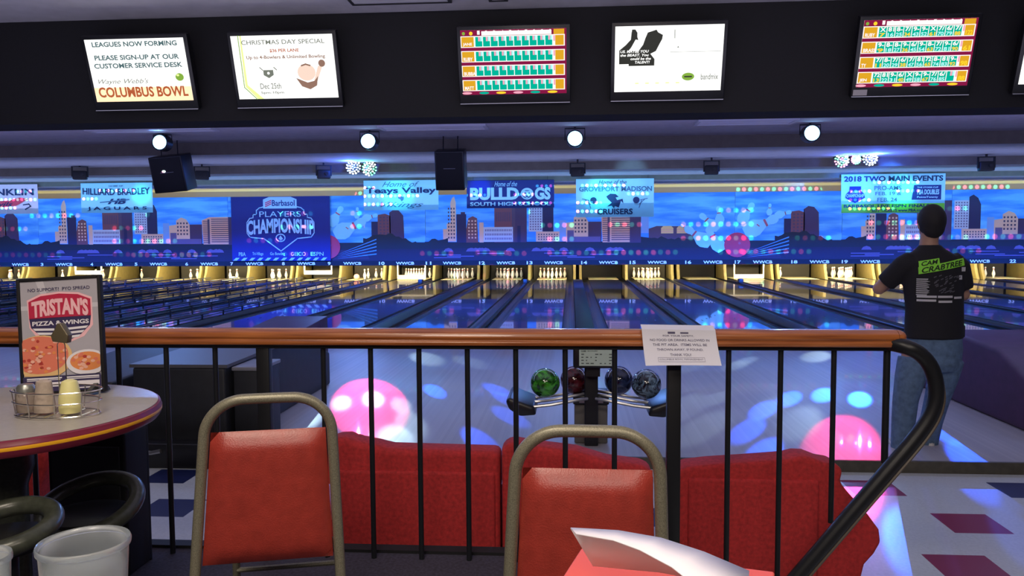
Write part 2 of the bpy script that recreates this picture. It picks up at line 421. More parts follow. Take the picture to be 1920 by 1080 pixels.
def d_league(g, w, h):
    y = -0.003-E
    # warm band low on the slide
    for i in range(8):
        pass
    g.rect(-w, w, -h, -h+0.13, y, P_)
    text(g, 'LEAGUES NOW FORMING', -w*0.86, w*0.86, h*0.76, h*0.92, y-E, T_, 0.03)
    text(g, 'PLEASE SIGN-UP AT OUR', -w*0.86, w*0.86, h*0.34, h*0.50, y-E, T_, 0.03)
    text(g, 'CUSTOMER SERVICE DESK', -w*0.90, w*0.90, h*0.08, h*0.24, y-E, T_, 0.03)
    text(g, "Wayne Webb's", -w*0.88, w*0.15, -h*0.46, -h*0.26, y-E, GR, 0.0, 0.4)
    text(g, 'COLUMBUS BOWL', -w*0.92, w*0.92, -h*0.86, -h*0.52, y-2*E, R_, 0.03)
    g.disc(w*0.80, -h*0.24, 0.04, 0.035, y-E, G_); g.disc(w*0.77, -h*0.18, 0.014, 0.01, y-2*E, L_)
def d_xmas(g, w, h):
    y = -0.003-E
    g.poly([(-w*0.82, h), (-w*0.79, h), (-w*0.79, -h*0.55), (-w*0.5, -h), (-w*0.62, -h), (-w*0.84, -h*0.6)], y, L_)
    g.line([(-w*0.85, h), (-w*0.86, -h*0.62), (-w*0.64, -h)], 0.008, y-E, G_)
    text(g, 'CHRISTMAS DAY SPECIAL', -w*0.8, w*0.84, h*0.72, h*0.86, y-E, GR, 0.01)
    text(g, '$36 PER LANE', -w*0.26, w*0.32, h*0.46, h*0.58, y-E, R_, 0.025)
    text(g, 'Up to 4-Bowlers & Unlimited Bowling', -w*0.74, w*0.82, h*0.24, h*0.38, y-E, S_idx_brown(), 0.025)
    text(g, 'Dec 25th', -w*0.54, -w*0.12, -h*0.68, -h*0.50, y-E, GR, 0.01)
    text(g, '5pm-10pm', -w*0.54, -w*0.08, -h*0.86, -h*0.76, y-E, GR, 0.02)
    # small striped emblem and a reclining cartoon-free bowler figure
    g.poly([(-w*0.44, -h*0.08), (-w*0.24, -h*0.08), (-w*0.24, -h*0.24), (-w*0.34, -h*0.34), (-w*0.44, -h*0.24)], y-E, GR)
    g.disc(-w*0.34, -h*0.18, 0.012, 0.012, y-2*E, W_)
    for sx in (-0.5, -0.22): g.line([(w*sx, 0.0), (w*(sx+0.05), -h*0.08)], 0.008, y-E, GR)
    g.disc(w*0.42, -h*0.18, 0.085, 0.075, y-E, SK)
    g.poly([(w*0.2, -h*0.35), (w*0.3, -h*0.62), (w*0.46, -h*0.72), (w*0.6, -h*0.6), (w*0.64, -h*0.3), (w*0.56, -h*0.45), (w*0.42, -h*0.5)], y-2*E, BR)
    g.poly([(w*0.55, -h*0.45), (w*0.62, -h*0.45), (w*0.75, h*0.02), (w*0.66, h*0.02)], y-E, SK)
    g.disc(w*0.74, h*0.1, 0.032, 0.032, y-2*E, BR)
    g.line([(w*0.34, h*0.04), (w*0.42, h*0.08), (w*0.5, h*0.04)], 0.014, y-3*E, BR)
def S_idx_brown(): return BR
def score(names, filled):
    def d(g, w, h):
        y = -0.003-E; ux = 2*w; 
        X = lambda u: -w+u*ux
        Zt = lambda v: h-v*2*h
        g.rect(-w, w, -h, h, y, MR)
        # header
        g.rect(X(0.2), X(0.86), Zt(0.085), Zt(0.02), y-E, OW)
        for i in range(10): text(g, str((i+1) % 10), X(0.16+i*0.075), X(0.185+i*0.075), Zt(0.07), Zt(0.01), y-2*E, OW, 0.02)
        g.rect(X(0.88), X(0.98), Zt(0.09), Zt(0.01), y-E, OR); g.disc(X(0.03), Zt(0.05), 0.014, 0.014, y-E, G_); g.disc(X(0.1), Zt(0.05), 0.016, 0.016, y-E, YL)
        for r in range(4):
            v0 = 0.09+r*0.225; v1 = v0+0.175
            g.rect(X(0.0), X(0.985), Zt(v1), Zt(v0), y-E, OW)
            g.rect(X(0.008), X(0.125), Zt(v1-0.012), Zt(v0+0.012), y-2*E, OR)
            g.rect(X(0.895), X(0.975), Zt(v1-0.012), Zt(v0+0.012), y-2*E, OR)
            text(g, names[r], X(0.02), X(0.02+0.022*len(names[r])), Zt(v1-0.02), Zt(v1-0.075), y-3*E, OW, 0.03)
            for i in range(10):
                a = 0.14+i*0.0735; c = a+0.066
                g.rect(X(a), X(c), Zt(v1-0.014), Zt(v0+0.014), y-2*E, TQ)
                if not filled or (r == 3 and i == 9):
                    g.rect(X(a+0.028), X(a+0.045), Zt(v0+0.08), Zt(v0+0.014), y-3*E, PK)
                    g.rect(X(a+0.048), X(c), Zt(v0+0.08), Zt(v0+0.014), y-3*E, CY)
                else:
                    text(g, random.choice(['7/', '9-', '81', '6/', '72', 'X', '8-', '5/']), X(a+0.008), X(c-0.006), Zt(v0+0.082), Zt(v0+0.018), y-3*E, OW, 0.03)
                    text(g, str(7+r*2+i*9), X(a+0.006), X(c-0.008), Zt(v1-0.018), Zt(v1-0.075), y-3*E, CY if i % 3 else YL, 0.03)
            g.rect(X(0.8775), X(0.893), Zt(v0+0.1), Zt(v0+0.014), y-2*E, PK)
            if filled: text(g, ['122', '61', '98', '88'][r], X(0.905), X(0.965), Zt(v1-0.02), Zt(v1-0.09), y-3*E, YL, 0.03)
        for i, c in enumerate((PK, TQ, YL, PK, TQ, YL)):
            g.disc(X(0.04+i*0.165), Zt(0.985-0.012), 0.045, 0.011, y-2*E, c)
    return d
def silhouette(g, w, h, y, sx, fullpic=True):
    # black silhouette of a raised hand and a head, with a white slogan
    U = lambda pts: [(-w+u*2*w, h-v*2*h) for u, v in pts]
    g.poly(U([(.04,.36),(.10,.28),(.145,.2),(.15,.1),(.155,.05),(.185,.05),(.205,.1),(.205,.16),(.215,.21),(.19,.2),(.15,.32),(.10,.42),(.04,.44)]), y, K_)
    g.poly(U([(.04,.37),(.22,.37),(.26,.28),(.28,.18),(.30,.1),(.38,.06),(.395,.1),(.44,.14),(.435,.2),(.41,.28),(.38,.38),(.33,.42),(.37,.5),(.37,.6),(.13,.6),(.13,.57),(.04,.57)]), y-E*0.5, K_)
    for i, s in enumerate(('US. MAYBE YOU', 'the BEAST. You', 'could be the', 'TALENT!')):
        a = (0.0, 0.0, 0.09, 0.13)[i]
        text(g, s, sx+0.01+a, sx+0.01+a+(0.25, 0.25, 0.18, 0.13)[i], h*(0.2-i*0.11), h*(0.28-i*0.11), y-E, W_, 0.02, 0.2)
def d_talent(g, w, h):
    y = -0.003-E
    silhouette(g, w, h, y, -w*0.92)
    g.line([(w*0.03, h*0.2), (w*0.96, h*0.2)], 0.003, y, GR)
    g.line([(w*0.10, h*0.86), (w*0.10, h*0.62)], 0.006, y, GR)
    g.poly([(w*0.15, h*0.33), (w*0.19, h*0.33), (w*0.17, h*0.38)], y, GR)
    for i in range(5): g.line([(-w*0.6+i*0.09, -h*0.74), (-w*0.55+i*0.09, -h*0.74)], 0.01, y, L_)
    g.disc(w*0.38, -h*0.56, 0.055, 0.034, y, G_)
    g.line([(w*0.32, -h*0.56), (w*0.44, -h*0.56)], 0.012, y-E, K_)
    text(g, 'bandmix', w*0.62, w*0.94, -h*0.66, -h*0.48, y, GR, 0.01)
monitor(-4.00-0.01, 'monitor with a white slide about leagues now forming, leftmost of the row', d_league)
monitor(-2.62, 'monitor with a white and lime slide for a Christmas day special', d_xmas)
monitor(-0.51, 'monitor with a turquoise and orange score sheet still empty', score(['JANE', 'RUBY', 'BUBBA', 'MATT'], False))
monitor(0.865, 'monitor with a white slide and black silhouette of a head and hand', d_talent)
monitor(2.99, 'monitor with a turquoise and orange score sheet full of scores', score(['RUBY', 'BRASS', 'TY', 'JEN'], True), note=True)
monitor(4.365, 'monitor with a white slide, cut off by the right picture edge', d_talent)

# ================================================================== MURAL
def sky_mat():
    m = bpy.data.materials.new('mural_sky'); m.use_nodes = True; nt = m.node_tree; b = nt.nodes['Principled BSDF']
    b.inputs['Roughness'].default_value = 0.6
    tc = nt.nodes.new('ShaderNodeTexCoord'); sp = nt.nodes.new('ShaderNodeSeparateXYZ'); nt.links.new(tc.outputs['Object'], sp.inputs[0])
    nz = nt.nodes.new('ShaderNodeTexNoise'); nz.inputs['Scale'].default_value = 1.3; nz.inputs['Detail'].default_value = 5
    mp = nt.nodes.new('ShaderNodeMapping'); mp.inputs['Scale'].default_value = (0.5, 1, 3.5); nt.links.new(tc.outputs['Object'], mp.inputs[0]); nt.links.new(mp.outputs[0], nz.inputs['Vector'])
    rp = nt.nodes.new('ShaderNodeValToRGB'); rp.color_ramp.elements[0].position = 0.42; rp.color_ramp.elements[1].position = 0.62
    rp.color_ramp.elements[0].color = (0.05, 0.32, 0.85, 1); rp.color_ramp.elements[1].color = (0.18, 0.62, 0.98, 1)
    nt.links.new(nz.outputs[0], rp.inputs[0])
    nt.links.new(rp.outputs[0], b.inputs['Base Color'])
    return m
m_sky = sky_mat()
mm = [mat('print_'+n, c, 0.6) for n, c in dict(
    water=(0.012,0.004,0.022), trees=(0.006,0.008,0.010), dusk=(0.07,0.03,0.07), maroon=(0.22,0.06,0.06), tan=(0.92,0.52,0.30), white=(0.6,0.6,0.62),
    navy=(0.015,0.012,0.06), brown=(0.90,0.42,0.24), slit=(0.10,0.05,0.08), pin=(0.32,0.78,0.92), pinshade=(0.10,0.35,0.55), ball=(0.6,0.04,0.08),
    stripe=(0.5,0.1,0.15), pale=(0.25,0.42,0.7), light=(0.9,0.55,0.2), lilac=(0.16,0.10,0.18)).items()]
WA, TR, DU, MA, TA, WHI, NA, BRO, SL, PN, PS, BL, ST, PA, LI, LC = range(16)
MW = PITCHX; MZ0, MZ1 = 0.75, 3.06
def mural(g, kind):
    Yv = 0.0
    U = lambda px: (px)/187.0*MW          # px across the panel (0..187)
    Z = lambda py: MZ0+(490-py)/128.0*(MZ1-MZ0)
    L = [0]
    def R(x0, x1, y0, y1, m, lay=1): g.rect(U(max(0,x0)), U(min(187,x1)), Z(y1), Z(y0), -0.002*lay, m)
    def Pl(pts, m, lay=1): g.poly([(U(x), Z(y)) for x, y in pts], -0.002*lay, m)
    def windows(x0, x1, y0, y1, nx, ny, m, lay):
        for i in range(nx):
            for j in range(ny):
                a = x0+(x1-x0)*(i+0.25)/nx; c = y0+(y1-y0)*(j+0.25)/ny
                R(a, a+(x1-x0)*0.5/nx, c, c+(y1-y0)*0.5/ny, m, lay)
    def tree(x0, x1, ytop, seed):
        rr = random.Random(seed); pts = []; n = max(3, int((x1-x0)/6))
        for i in range(n+1):
            pts.append((x0+(x1-x0)*i/n, ytop(i/n)+rr.uniform(-2.5, 2.5)))
        Pl([(x0, 468)]+pts+[(x1, 468)], TR, 6)
    # lower dark bank and water
    R(0, 187, 466, 490, WA, 2); R(0, 187, 455, 467, TR, 2.5)
    if kind == 0:
        R(86, 98, 415, 460, NA, 2)
        Pl([(98,402),(112,400),(122,404),(122,460),(98,460)], MA, 3); Pl([(120,398),(128,392),(138,394),(146,404),(148,460),(120,460)], DU, 3)
        windows(100, 120, 404, 440, 3, 6, SL, 4)
        tree(70, 187, lambda t: 448-12*math.sin(PI*min(1, t*1.3))+8*t, 1)
        for i in range(7): R(3+i*1.0, 5+i*1.0+70, 470+i*2.6, 471+i*2.6, DU, 3)
        for i in range(5): Pl([(20,478+i*2),(95,448+i*7),(95,450+i*7)], PS, 7)
    if kind == 1:
        tree(0, 42, lambda t: 452-4*t, 2)
        Pl([(33,430),(40,430),(40,420),(47,418),(47,380),(50,372),(54,368),(57,380),(57,454),(33,454)], TA, 3); windows(41, 56, 388, 450, 3, 9, SL, 4)
        R(58, 76, 402, 456, NA, 3); R(66, 74, 398, 456, DU, 2)
        Pl([(76,430),(80,410),(88,406),(96,410),(98,456),(76,456)], MA, 3); windows(78, 96, 412, 450, 3, 6, TA, 4)
        R(100, 108, 418, 456, TA, 3)
        R(108, 162, 427, 455, WHI, 5); windows(110, 160, 429, 453, 16, 3, LC, 6)
        R(128, 166, 386, 456, MA, 3); R(160, 166, 386, 456, SL, 4); R(166, 187, 384, 456, DU, 3); R(170, 176, 425, 456, NA, 4); windows(130, 158, 390, 425, 8, 1, SL, 4)
        tree(160, 187, lambda t: 457, 3)
    if kind == 2:
        R(4, 29, 384, 436, WHI, 3); windows(5, 28, 386, 434, 5, 10, LC, 4)
        Pl([(29,378),(36,374),(44,380),(49,392),(49,458),(29,458)], NA, 3)
        R(17, 60, 436, 455, TA, 5); windows(20, 58, 439, 453, 8, 3, SL, 6)
        Pl([(72,456),(72,420),(86,418),(86,410),(96,404),(106,408),(112,418),(112,456)], TA, 3); windows(86, 110, 412, 440, 4, 4, SL, 4)
        R(74, 86, 434, 456, LC, 4); R(60, 72, 415, 456, PA, 2)
        R(112, 136, 418, 456, DU, 3); R(84, 134, 446, 456, LC, 5)
        Pl([(136,410),(150,404),(187,404),(187,457),(138,457)], BRO, 4)
        for i in range(12): R(154, 187, 407+i*4.0, 408.6+i*4.0, SL, 5)
        R(147, 151, 408, 456, SL, 5)
        for i in range(12): R(138, 147, 411+i*3.8, 412.4+i*3.8, SL, 5)
        tree(40, 187, lambda t: 459, 4)
    if kind == 3:
        R(0, 20, 404, 458, DU, 3); R(20, 34, 410, 440, PA, 2)
        Pl([(34,458),(34,432),(48,427),(110,428),(118,458)], SL, 3)
        for a in (56, 84): Pl([(a,441),(a,431),(a+4,427),(a+18,427),(a+22,431),(a+22,441)], LI, 4); R(a, a+22, 433, 434.4, BRO, 5); R(a, a+22, 437, 438.4, BRO, 5)
        tree(20, 135, lambda t: 446+8*t, 5)
    if kind in (1, 2):
        rr = random.Random(kind*11)
        for i in range(9):
            a = rr.uniform(5, 160); Pl([(a,473),(a+3,468),(a+9,466),(a+15,468),(a+18,473)], LC, 7+i*0.5)
        for i in range(4):
            a = rr.uniform(5, 120); R(a, a+50, 476+i*2.6, 477.6+i*2.6, LC, 7)
    # flying pins and the red ball sit over the seam between kind 3 and kind 0
    def pin(cx, cy, ang, s, lay):
        prof = [(0,0.3),(0.08,0.42),(0.22,0.58),(0.36,0.56),(0.5,0.38),(0.62,0.24),(0.7,0.22),(0.8,0.30),(0.9,0.30),(0.97,0.2),(1.0,0.05)]
        ca, sa = math.cos(ang), math.sin(ang)
        def T(u, v): return (cx+(u-0.5)*s*ca-v*s*0.42*sa, cy-((u-0.5)*s*sa+v*s*0.42*ca))
        pts = [T(u, v) for u, v in prof]+[T(u, -v) for u, v in prof[::-1]]
        pts = [(min(187, max(0, x)), y) for x, y in pts]
        if len(set(round(p[0], 2) for p in pts)) < 3: return
        Pl(pts, PN, lay)
        a, c = T(0.60, 0.26), T(0.60, -0.26); e, f = T(0.66, -0.24), T(0.66, 0.24)
        if all(0 <= q[0] <= 187 for q in (a, c, e, f)): Pl([a, c, e, f], ST, lay+1)
        a, c = T(0.05, 0.36), T(0.3, 0.5); e = T(0.45, 0.2)
    if kind in (0, 3):
        ox = 0 if kind == 0 else 187
        for i, (cx, cy, an, s) in enumerate(((20,404,1.0,44),(46,426,0.45,66),(38,430,0.9,30),(84,406,0.25,30),(60,398,1.5,22),
                                 (-46,420,2.4,44),(-28,408,1.7,34),(-66,446,2.5,56),(-36,452,2.1,52),(-88,430,2.6,20))):
            pin(cx+ox, cy, an, s, 8+2*(i % 5))
        pts = [(ox+4+23*math.cos(2*PI*i/28), 463+23*math.sin(2*PI*i/28)) for i in range(28)]
        Pl([(min(187, max(0, x)), y) for x, y in pts], BL, 20)
        Pl([(min(187, max(0, ox+8+2.5*math.cos(PI*i/4))), 460+2.5*math.sin(PI*i/4)) for i in range(8)], ST, 21)
m_num = mat('number_white', (0.85, 0.85, 0.9), 0.5, emit=(0.7, 0.75, 1.0), es=0.12)
m_edge = mat('panel_edge', (0.02, 0.02, 0.05), 0.6)
pinwords = ['ball and flying pins', 'white office block', 'striped brown tower', 'low brown hall']
for j in range(-6, 5):
    kind = (j-2) % 4        # Bd(2)=5.49 is the seam with the ball
    ln = (13+2*j-0)
    a, c = 13+2*(j), 14+2*(j)
    t = thing('mural_panel', 'printed skyline mural panel above lanes %d and %d' % (a, c), 'mural', (Bd(j), Y_MASK, 0), 0, 'skyline mural panels')
    MB().box(0.006, MW-0.006, 0.0, 0.03, MZ0, MZ1).build('board', m_sky, t)
    g = MB(); mural(g, kind); g.build('skyline_print', mm, t)
    s = MB().box(0.004, MW-0.004, -0.03, 0.03, 0.585, MZ0).build('number_strip', m_black, t)
    g = MB()
    for q, lane in ((-1, a), (1, c)):
        cx = C(j)+q*0.93-Bd(j)
        text(g, str(lane), cx-0.72-0.05*len(str(lane)), cx-0.72+0.05*len(str(lane)), 0.605, 0.715, -0.034, 0, 0.03)
        text(g, 'WWCB', cx-0.22, cx+0.42, 0.61, 0.71, -0.034, 0, 0.03)
    g.build('lettering', m_num, s)
# ================================================================== LANES
m_gut = mat('gutter', (0.008, 0.010, 0.014), 0.25, spec=0.6)
m_cap = mat('divider_cap', (0.006, 0.008, 0.012), 0.45)
m_bump = mat('bumper_rail', (0.015, 0.025, 0.05), 0.3)
LW = 0.533
def laneX(n):                      # lane number -> centre x
    k = (n-13)//2; return C(k)+(-0.93 if (n-13) % 2 == 0 else 0.93)
YE = 30.5
def gutter_mb(sx):
    g = MB(); x0 = LW*sx; w = 0.235*sx
    pts = [(x0+w*(0.5-0.5*math.cos(PI*i/8)), -0.012-0.075*math.sin(PI*i/8)) for i in range(9)]
    for i in range(8):
        a, c = pts[i], pts[i+1]
        vs = [(a[0], Y_FOUL, a[1]), (c[0], Y_FOUL, c[1]), (c[0], YE, c[1]), (a[0], YE, a[1])]
        g.add(vs, [[0,1,2,3] if sx > 0 else [3,2,1,0]])
    return g
m_arrow = mat('lane_mark', (0.008, 0.008, 0.008), 0.3)
proto = thing('bowling_lane', 'x', 'bowling lane', (0, 0, 0), 0, 'bowling lanes')
MB().box(-LW, LW, Y_FOUL, YE, -0.1, 0.0).build('lane_bed', m_lane, proto)
MB().box(-LW, LW, 28.75, YE, 0.0, 0.0014).build('pin_deck', mat('pin_deck_maple', (0.62, 0.54, 0.34), 0.5), proto)
for sx in (-1, 1): gutter_mb(sx).build('gutter', m_gut, proto, smooth=True)
g = MB()
for i in range(7):
    x = (i-3)*0.13; y = Y_FOUL+4.7-abs(i-3)*0.3
    g.add([(x-0.016, y, 0.0015), (x+0.016, y, 0.0015), (x, y+0.15, 0.0015)], [[0,1,2]])
g.build('aiming_arrows', m_arrow, proto)
def bumpers(lane, root):
    for sx in (-1, 1):
        g = MB(); x = sx*(LW+0.03)
        g.tube([(x, Y_FOUL+1.0, 0.10), (x, YE-1.6, 0.10)], 0.014, 8)
        g.tube([(x, Y_FOUL+1.0, 0.05), (x, YE-1.6, 0.05)], 0.008, 6)
        y = Y_FOUL+1.0
        while y < YE-1.6: g.box(x-0.012, x+0.012, y-0.02, y+0.02, -0.05, 0.10); y += 0.95
        g.build('bumper_rail', m_bump, root, smooth=True)
first = True
for n in range(1, 23):
    lab = 'glossy bowling lane numbered %d on the strip above its pins' % n
    if first: t = proto; t['label'] = lab; t.location = (laneX(n), 0, 0); first = False
    else: t = dup(proto, (laneX(n), 0, 0), 0, lab)
    if n == 1: continue
for n in range(1, 10):
    t = [o for o in SC.objects if o.name.startswith('bowling_lane') and abs(o.location.x-laneX(n)) < 0.01][0]
    bumpers(n, t)
# caps: wide ball return track inside a pair, narrow divider between pairs
for k in range(-6, 5):
    a = 13+2*k
    t = tag(MB().box(C(k)-0.155, C(k)+0.155, Y_FOUL, Y_MASK+0.98, -0.12, 0.035).build('ball_return_track', m_cap, None, bevel=0.015),
            'low dark ball return track between lanes %d and %d' % (a, a+1), 'ball return track', 'ball return tracks')
for j in range(-6, 6):
    tag(MB().box(Bd(j)-0.04, Bd(j)+0.04, Y_FOUL, Y_MASK+0.98, -0.12, 0.02).build('lane_divider', m_cap, None, bevel=0.01),
        'narrow dark divider strip between lanes %d and %d' % (12+2*j, 13+2*j), 'lane divider', 'lane dividers')

# ------------------------------------------------------------------ pits, kickbacks, pins
m_kick = mat('kickback_cream', (0.17, 0.13, 0.045), 0.55, noise=0.1, nscale=8)
m_pinw = mat('pin_white', (0.9, 0.88, 0.82), 0.25, coat=0.4); m_pinr = mat('pin_red', (0.5, 0.02, 0.02), 0.3)
m_cushion = mat('pit_cushion', (0.05, 0.045, 0.04), 0.85)
light_level = {1: .8, 2: .7, 3: 1.0, 4: .45, 5: .9, 6: .9, 7: 1.0, 8: .8, 9: .9, 10: 1.0, 11: .22, 12: .13, 13: .7, 14: .015, 15: 1.0, 16: .05, 17: .9, 18: .9, 19: 1.2, 20: 1.0, 21: 1.0, 22: .3}
for n in range(1, 23):
    L = light_level[n]; x = laneX(n)
    area('pin_light', (x, 27.95, 0.70), (x, 29.6, 0.10), 1.1, 0.10, 125*L, (1.0, 0.84, 0.46) if L > 0.3 else (1.0, 0.92, 0.7))
    tag(MB().box(x-0.75, x+0.75, YE+0.2, YE+0.3, -0.12, 1.0).build('pit_cushion', m_cushion, None, bevel=0.02),
        'dark cushion wall behind the pins of lane %d' % n, 'cushion', 'pit cushions')
kp = [(28.90, 0.0), (28.92, 0.03), (29.02, 0.22), (29.10, 0.42), (29.12, 0.66), (YE+0.1, 0.66), (YE+0.1, -0.1), (28.90, -0.1)]
def kickback(x0, x1, lab):
    t = tag(MB().prismx(kp, x0, x1).build('kickback_panel', m_kick, None, bevel=0.012), lab, 'kickback panel', 'cream kickback panels beside the pin decks')
for k in range(-6, 5):
    a = 13+2*k
    kickback(C(k)-0.155, C(k)-0.06, 'cream kickback panel at the right side of lane %d' % a)
    kickback(C(k)+0.06, C(k)+0.155, 'cream kickback panel at the left side of lane %d' % (a+1))
for j in range(-6, 6):
    kickback(Bd(j)-0.05, Bd(j)+0.05, 'cream kickback panel between lanes %d and %d' % (12+2*j, 13+2*j))

prof = [(0.0, 0.0), (0.0255, 0.0), (0.028, 0.01), (0.0365, 0.045), (0.0495, 0.085), (0.0605, 0.115), (0.058, 0.148), (0.050, 0.185), (0.037, 0.22), (0.0265, 0.252), (0.0228, 0.274),
        (0.0236, 0.295), (0.0285, 0.322), (0.0323, 0.343), (0.031, 0.36), (0.022, 0.375), (0.008, 0.381), (0.0, 0.3815)]
pm = [0, 0, 0, 0, 0, 0, 0, 0, 0, 0, 0, 1, 0, 0, 0, 0, 0]
pin0 = MB().lathe(prof, n=16, mis=pm, cap=False).build('bowling_pin', [m_pinw, m_pinr], None, smooth=True)
pin0.location = (0, 0, 0)
pos = [(0, 0)]
for r in range(1, 4):
    for i in range(r+1): pos.append(((i-r/2)*0.3048, 0.264*r))
racks = {1: [1, 3, 6, 7], 2: [2, 5, 8, 9], 3: [1, 3, 4, 6, 7], 4: [6], 5: [2, 5, 8], 6: [1, 4, 9], 7: [0, 1, 2, 4, 5], 9: [0, 4, 5, 9],
         10: list(range(10)), 11: list(range(10)), 12: list(range(10)), 13: list(range(10)), 15: list(range(10)),
         18: [6], 19: list(range(10)), 20: [2, 4, 5, 8], 21: [6], 22: [1, 3]}
where = ['head', 'second row left', 'second row right', 'third row left', 'third row middle', 'third row right', 'back row left', 'back row left middle', 'back row right middle', 'back row right']
used = False
for n, idx in racks.items():
    for i in idx:
        p = pin0 if not used else pin0.copy()
        if used: COL.objects.link(p)
        used = True
        p.location = (laneX(n)+pos[i][0], Y_PIN+pos[i][1], 0.0018)
        tag(p, 'white bowling pin standing on lane %d, %s pin of its rack' % (n, where[i]), 'bowling pin', 'bowling pins on the pin decks')
p = pin0.copy(); COL.objects.link(p); p.location = (laneX(6)+0.05, Y_PIN-0.3, 0.075); p.rotation_euler = (0, math.radians(80), 0.4)
p.rotation_euler = (0, math.radians(91), 0.5)
tag(p, 'white bowling pin lying knocked over on lane 6', 'bowling pin', 'bowling pins on the pin decks')

m_sweep = mat('sweep_bar', (0.85, 0.80, 0.62), 0.4)
for n, z in ((10, 0.02), (17, 0.02), (8, 0.2), (3, 0.22)):
    x = laneX(n)
    t = thing('sweep_bar', 'cream pin sweep bar %s lane %d' % ('lowered in front of the pins of' if z < 0.1 else 'raised over the pin deck of', n), 'sweep bar', (x, 28.95, z), 0, 'pin sweep bars')
    MB().box(-0.53, 0.53, 0, 0.04, 0.0, 0.15).build('bar', m_sweep, t, bevel=0.01)
    for s in (-1, 1): MB().prism([(s*0.53, 0.05), (s*0.49, 0.05), (s*0.49, 0.56-z), (s*0.53, 0.56-z)], 0.0, 0.05).build('arm', m_sweep, t)
    MB().box(-0.765, 0.765, 0.0, 0.22, 0.565-z, 0.60-z).build('crossbar', m_sweep, t)
    MB().rect(-0.5, 0.5, 0.09, 0.115, -0.002).build('stripe', mat('sweep_stripe', (0.45, 0.38, 0.22), 0.5), t)

m_ballp = mat('ball_pink', (0.85, 0.35, 0.25), 0.15, coat=0.6)
tag(MB().ball((0, 0, 0), 0.109, 24).build('bowling_ball', m_ballp, None, smooth=True), 'pinkish bowling ball rolling onto the pin deck of lane 9', 'bowling ball')
bpy.data.objects['bowling_ball'].location = (laneX(9)-0.2, 29.0, 0.109)

# small sensors standing on the dividers by the pins
m_sens = mat('sensor_black', (0.02, 0.02, 0.02), 0.5)
for j, nm in ((-1, 'lanes 10 and 11'), (0, 'lanes 12 and 13'), (2, 'lanes 16 and 17')):
    t = thing('pin_camera', 'small black camera box on the divider between %s' % nm, 'camera', (Bd(j), 26.4, 0.02), 0, 'pin cameras')
    MB().box(-0.07, 0.07, -0.12, 0.12, 0.0, 0.13).build('housing', m_sens, t, bevel=0.02)
    g = MB(); g.tube([(0, 0.12, 0.08), (0, 0.14, 0.08)], 0.03, 12); g.build('lens', m_blackgl, t)

# ================================================================== BANNERS
YB = 21.88
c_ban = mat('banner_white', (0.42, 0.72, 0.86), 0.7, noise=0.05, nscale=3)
c_bt = mat('banner_dark', (0.01, 0.02, 0.10), 0.7)
c_navy = mat('banner_navy', (0.01, 0.015, 0.16), 0.7)
c_pale = mat('banner_paleblue', (0.45, 0.68, 0.9), 0.7)
c_grey = mat('banner_grey', (0.08, 0.16, 0.26), 0.7)
c_green = mat('banner_green', (0.35, 0.75, 0.05), 0.7)
c_red = mat('banner_red', (0.75, 0.05, 0.10), 0.7)
c_pink = mat('banner_pinkish', (0.9, 0.65, 0.72), 0.7)
BM = [c_ban, c_bt, c_navy, c_pale, c_grey, c_green, c_red, c_pink]
def banner(px0, px1, py0, py1, lab, draw, cloth=c_ban, Y=YB, sag=0.02, group='banners hanging from the ceiling edge'):
    a = P(px0, (py0+py1)/2, Y); c = P(px1, (py0+py1)/2, Y); zt = P((px0+px1)/2, py0, Y).z; zb = P((px0+px1)/2, py1, Y).z
    w = (c.x-a.x)/2; h = (zt-zb)/2
    t = thing('banner', lab, 'banner', ((a.x+c.x)/2, Y, (zt+zb)/2), 0, group)
    g = MB(); n = 14; vs = []
    for i in range(n+1):
        u = -1+2*i/n
        for j in range(7):
            v = -1+2*j/6
            vs.append((w*u, 0.02*math.sin(u*7+v*2)*sag*20*(1-v)*0.5, h*v))
    fs = [[i*7+j, (i+1)*7+j, (i+1)*7+j+1, i*7+j+1] for i in range(n) for j in range(6)]
    o = len(vs); vs += [(x, y+0.006, z) for x, y, z in vs]; fs += [[o+q for q in f[::-1]] for f in fs]
    g.add(vs, fs); g.build('cloth', cloth, t, smooth=True)
    g = MB(); draw(g, w, h); g.build('printing', BM, t)
    g = MB(); g.tube([(-w, 0.012, h), (w, 0.012, h)], 0.008, 6); g.build('hanging_rod', m_metalbk, t)
    top = (3.20 if Y < 23 else 3.06)-(zt+zb)/2
    if top > h:
        for s_ in (-1, 1):
            g = MB(); g.tube([(s_*w*0.85, 0.012, h), (s_*w*0.85, 0.012, top)], 0.004, 6); g.build('cord', m_metalbk, t)
    return t
YO = -0.02
def arch(k, cx=0): return lambda X, Z: (X, Z-k*(X-cx)**2)
def d_hill(g, w, h):
    text(g, 'HOME OF', -w*0.2, w*0.2, h*0.74, h*0.84, YO, 4)
    text(g, 'HILLIARD BRADLEY', -w*0.94, w*0.94, h*0.18, h*0.62, YO, 1, 0.02, 0, arch(-0.03))
    text(g, 'HB', -w*0.25, w*0.28, -h*0.42, -h*0.06, YO, 1, 0.04, 0.4); g.line([(-w*0.45, -h*0.3), (w*0.35, -h*0.12)], 0.03, YO-0.001, 4)
    text(g, 'J A G U A R S', -w*0.82, w*0.84, -h*0.86, -h*0.58, YO, 1, 0.02)
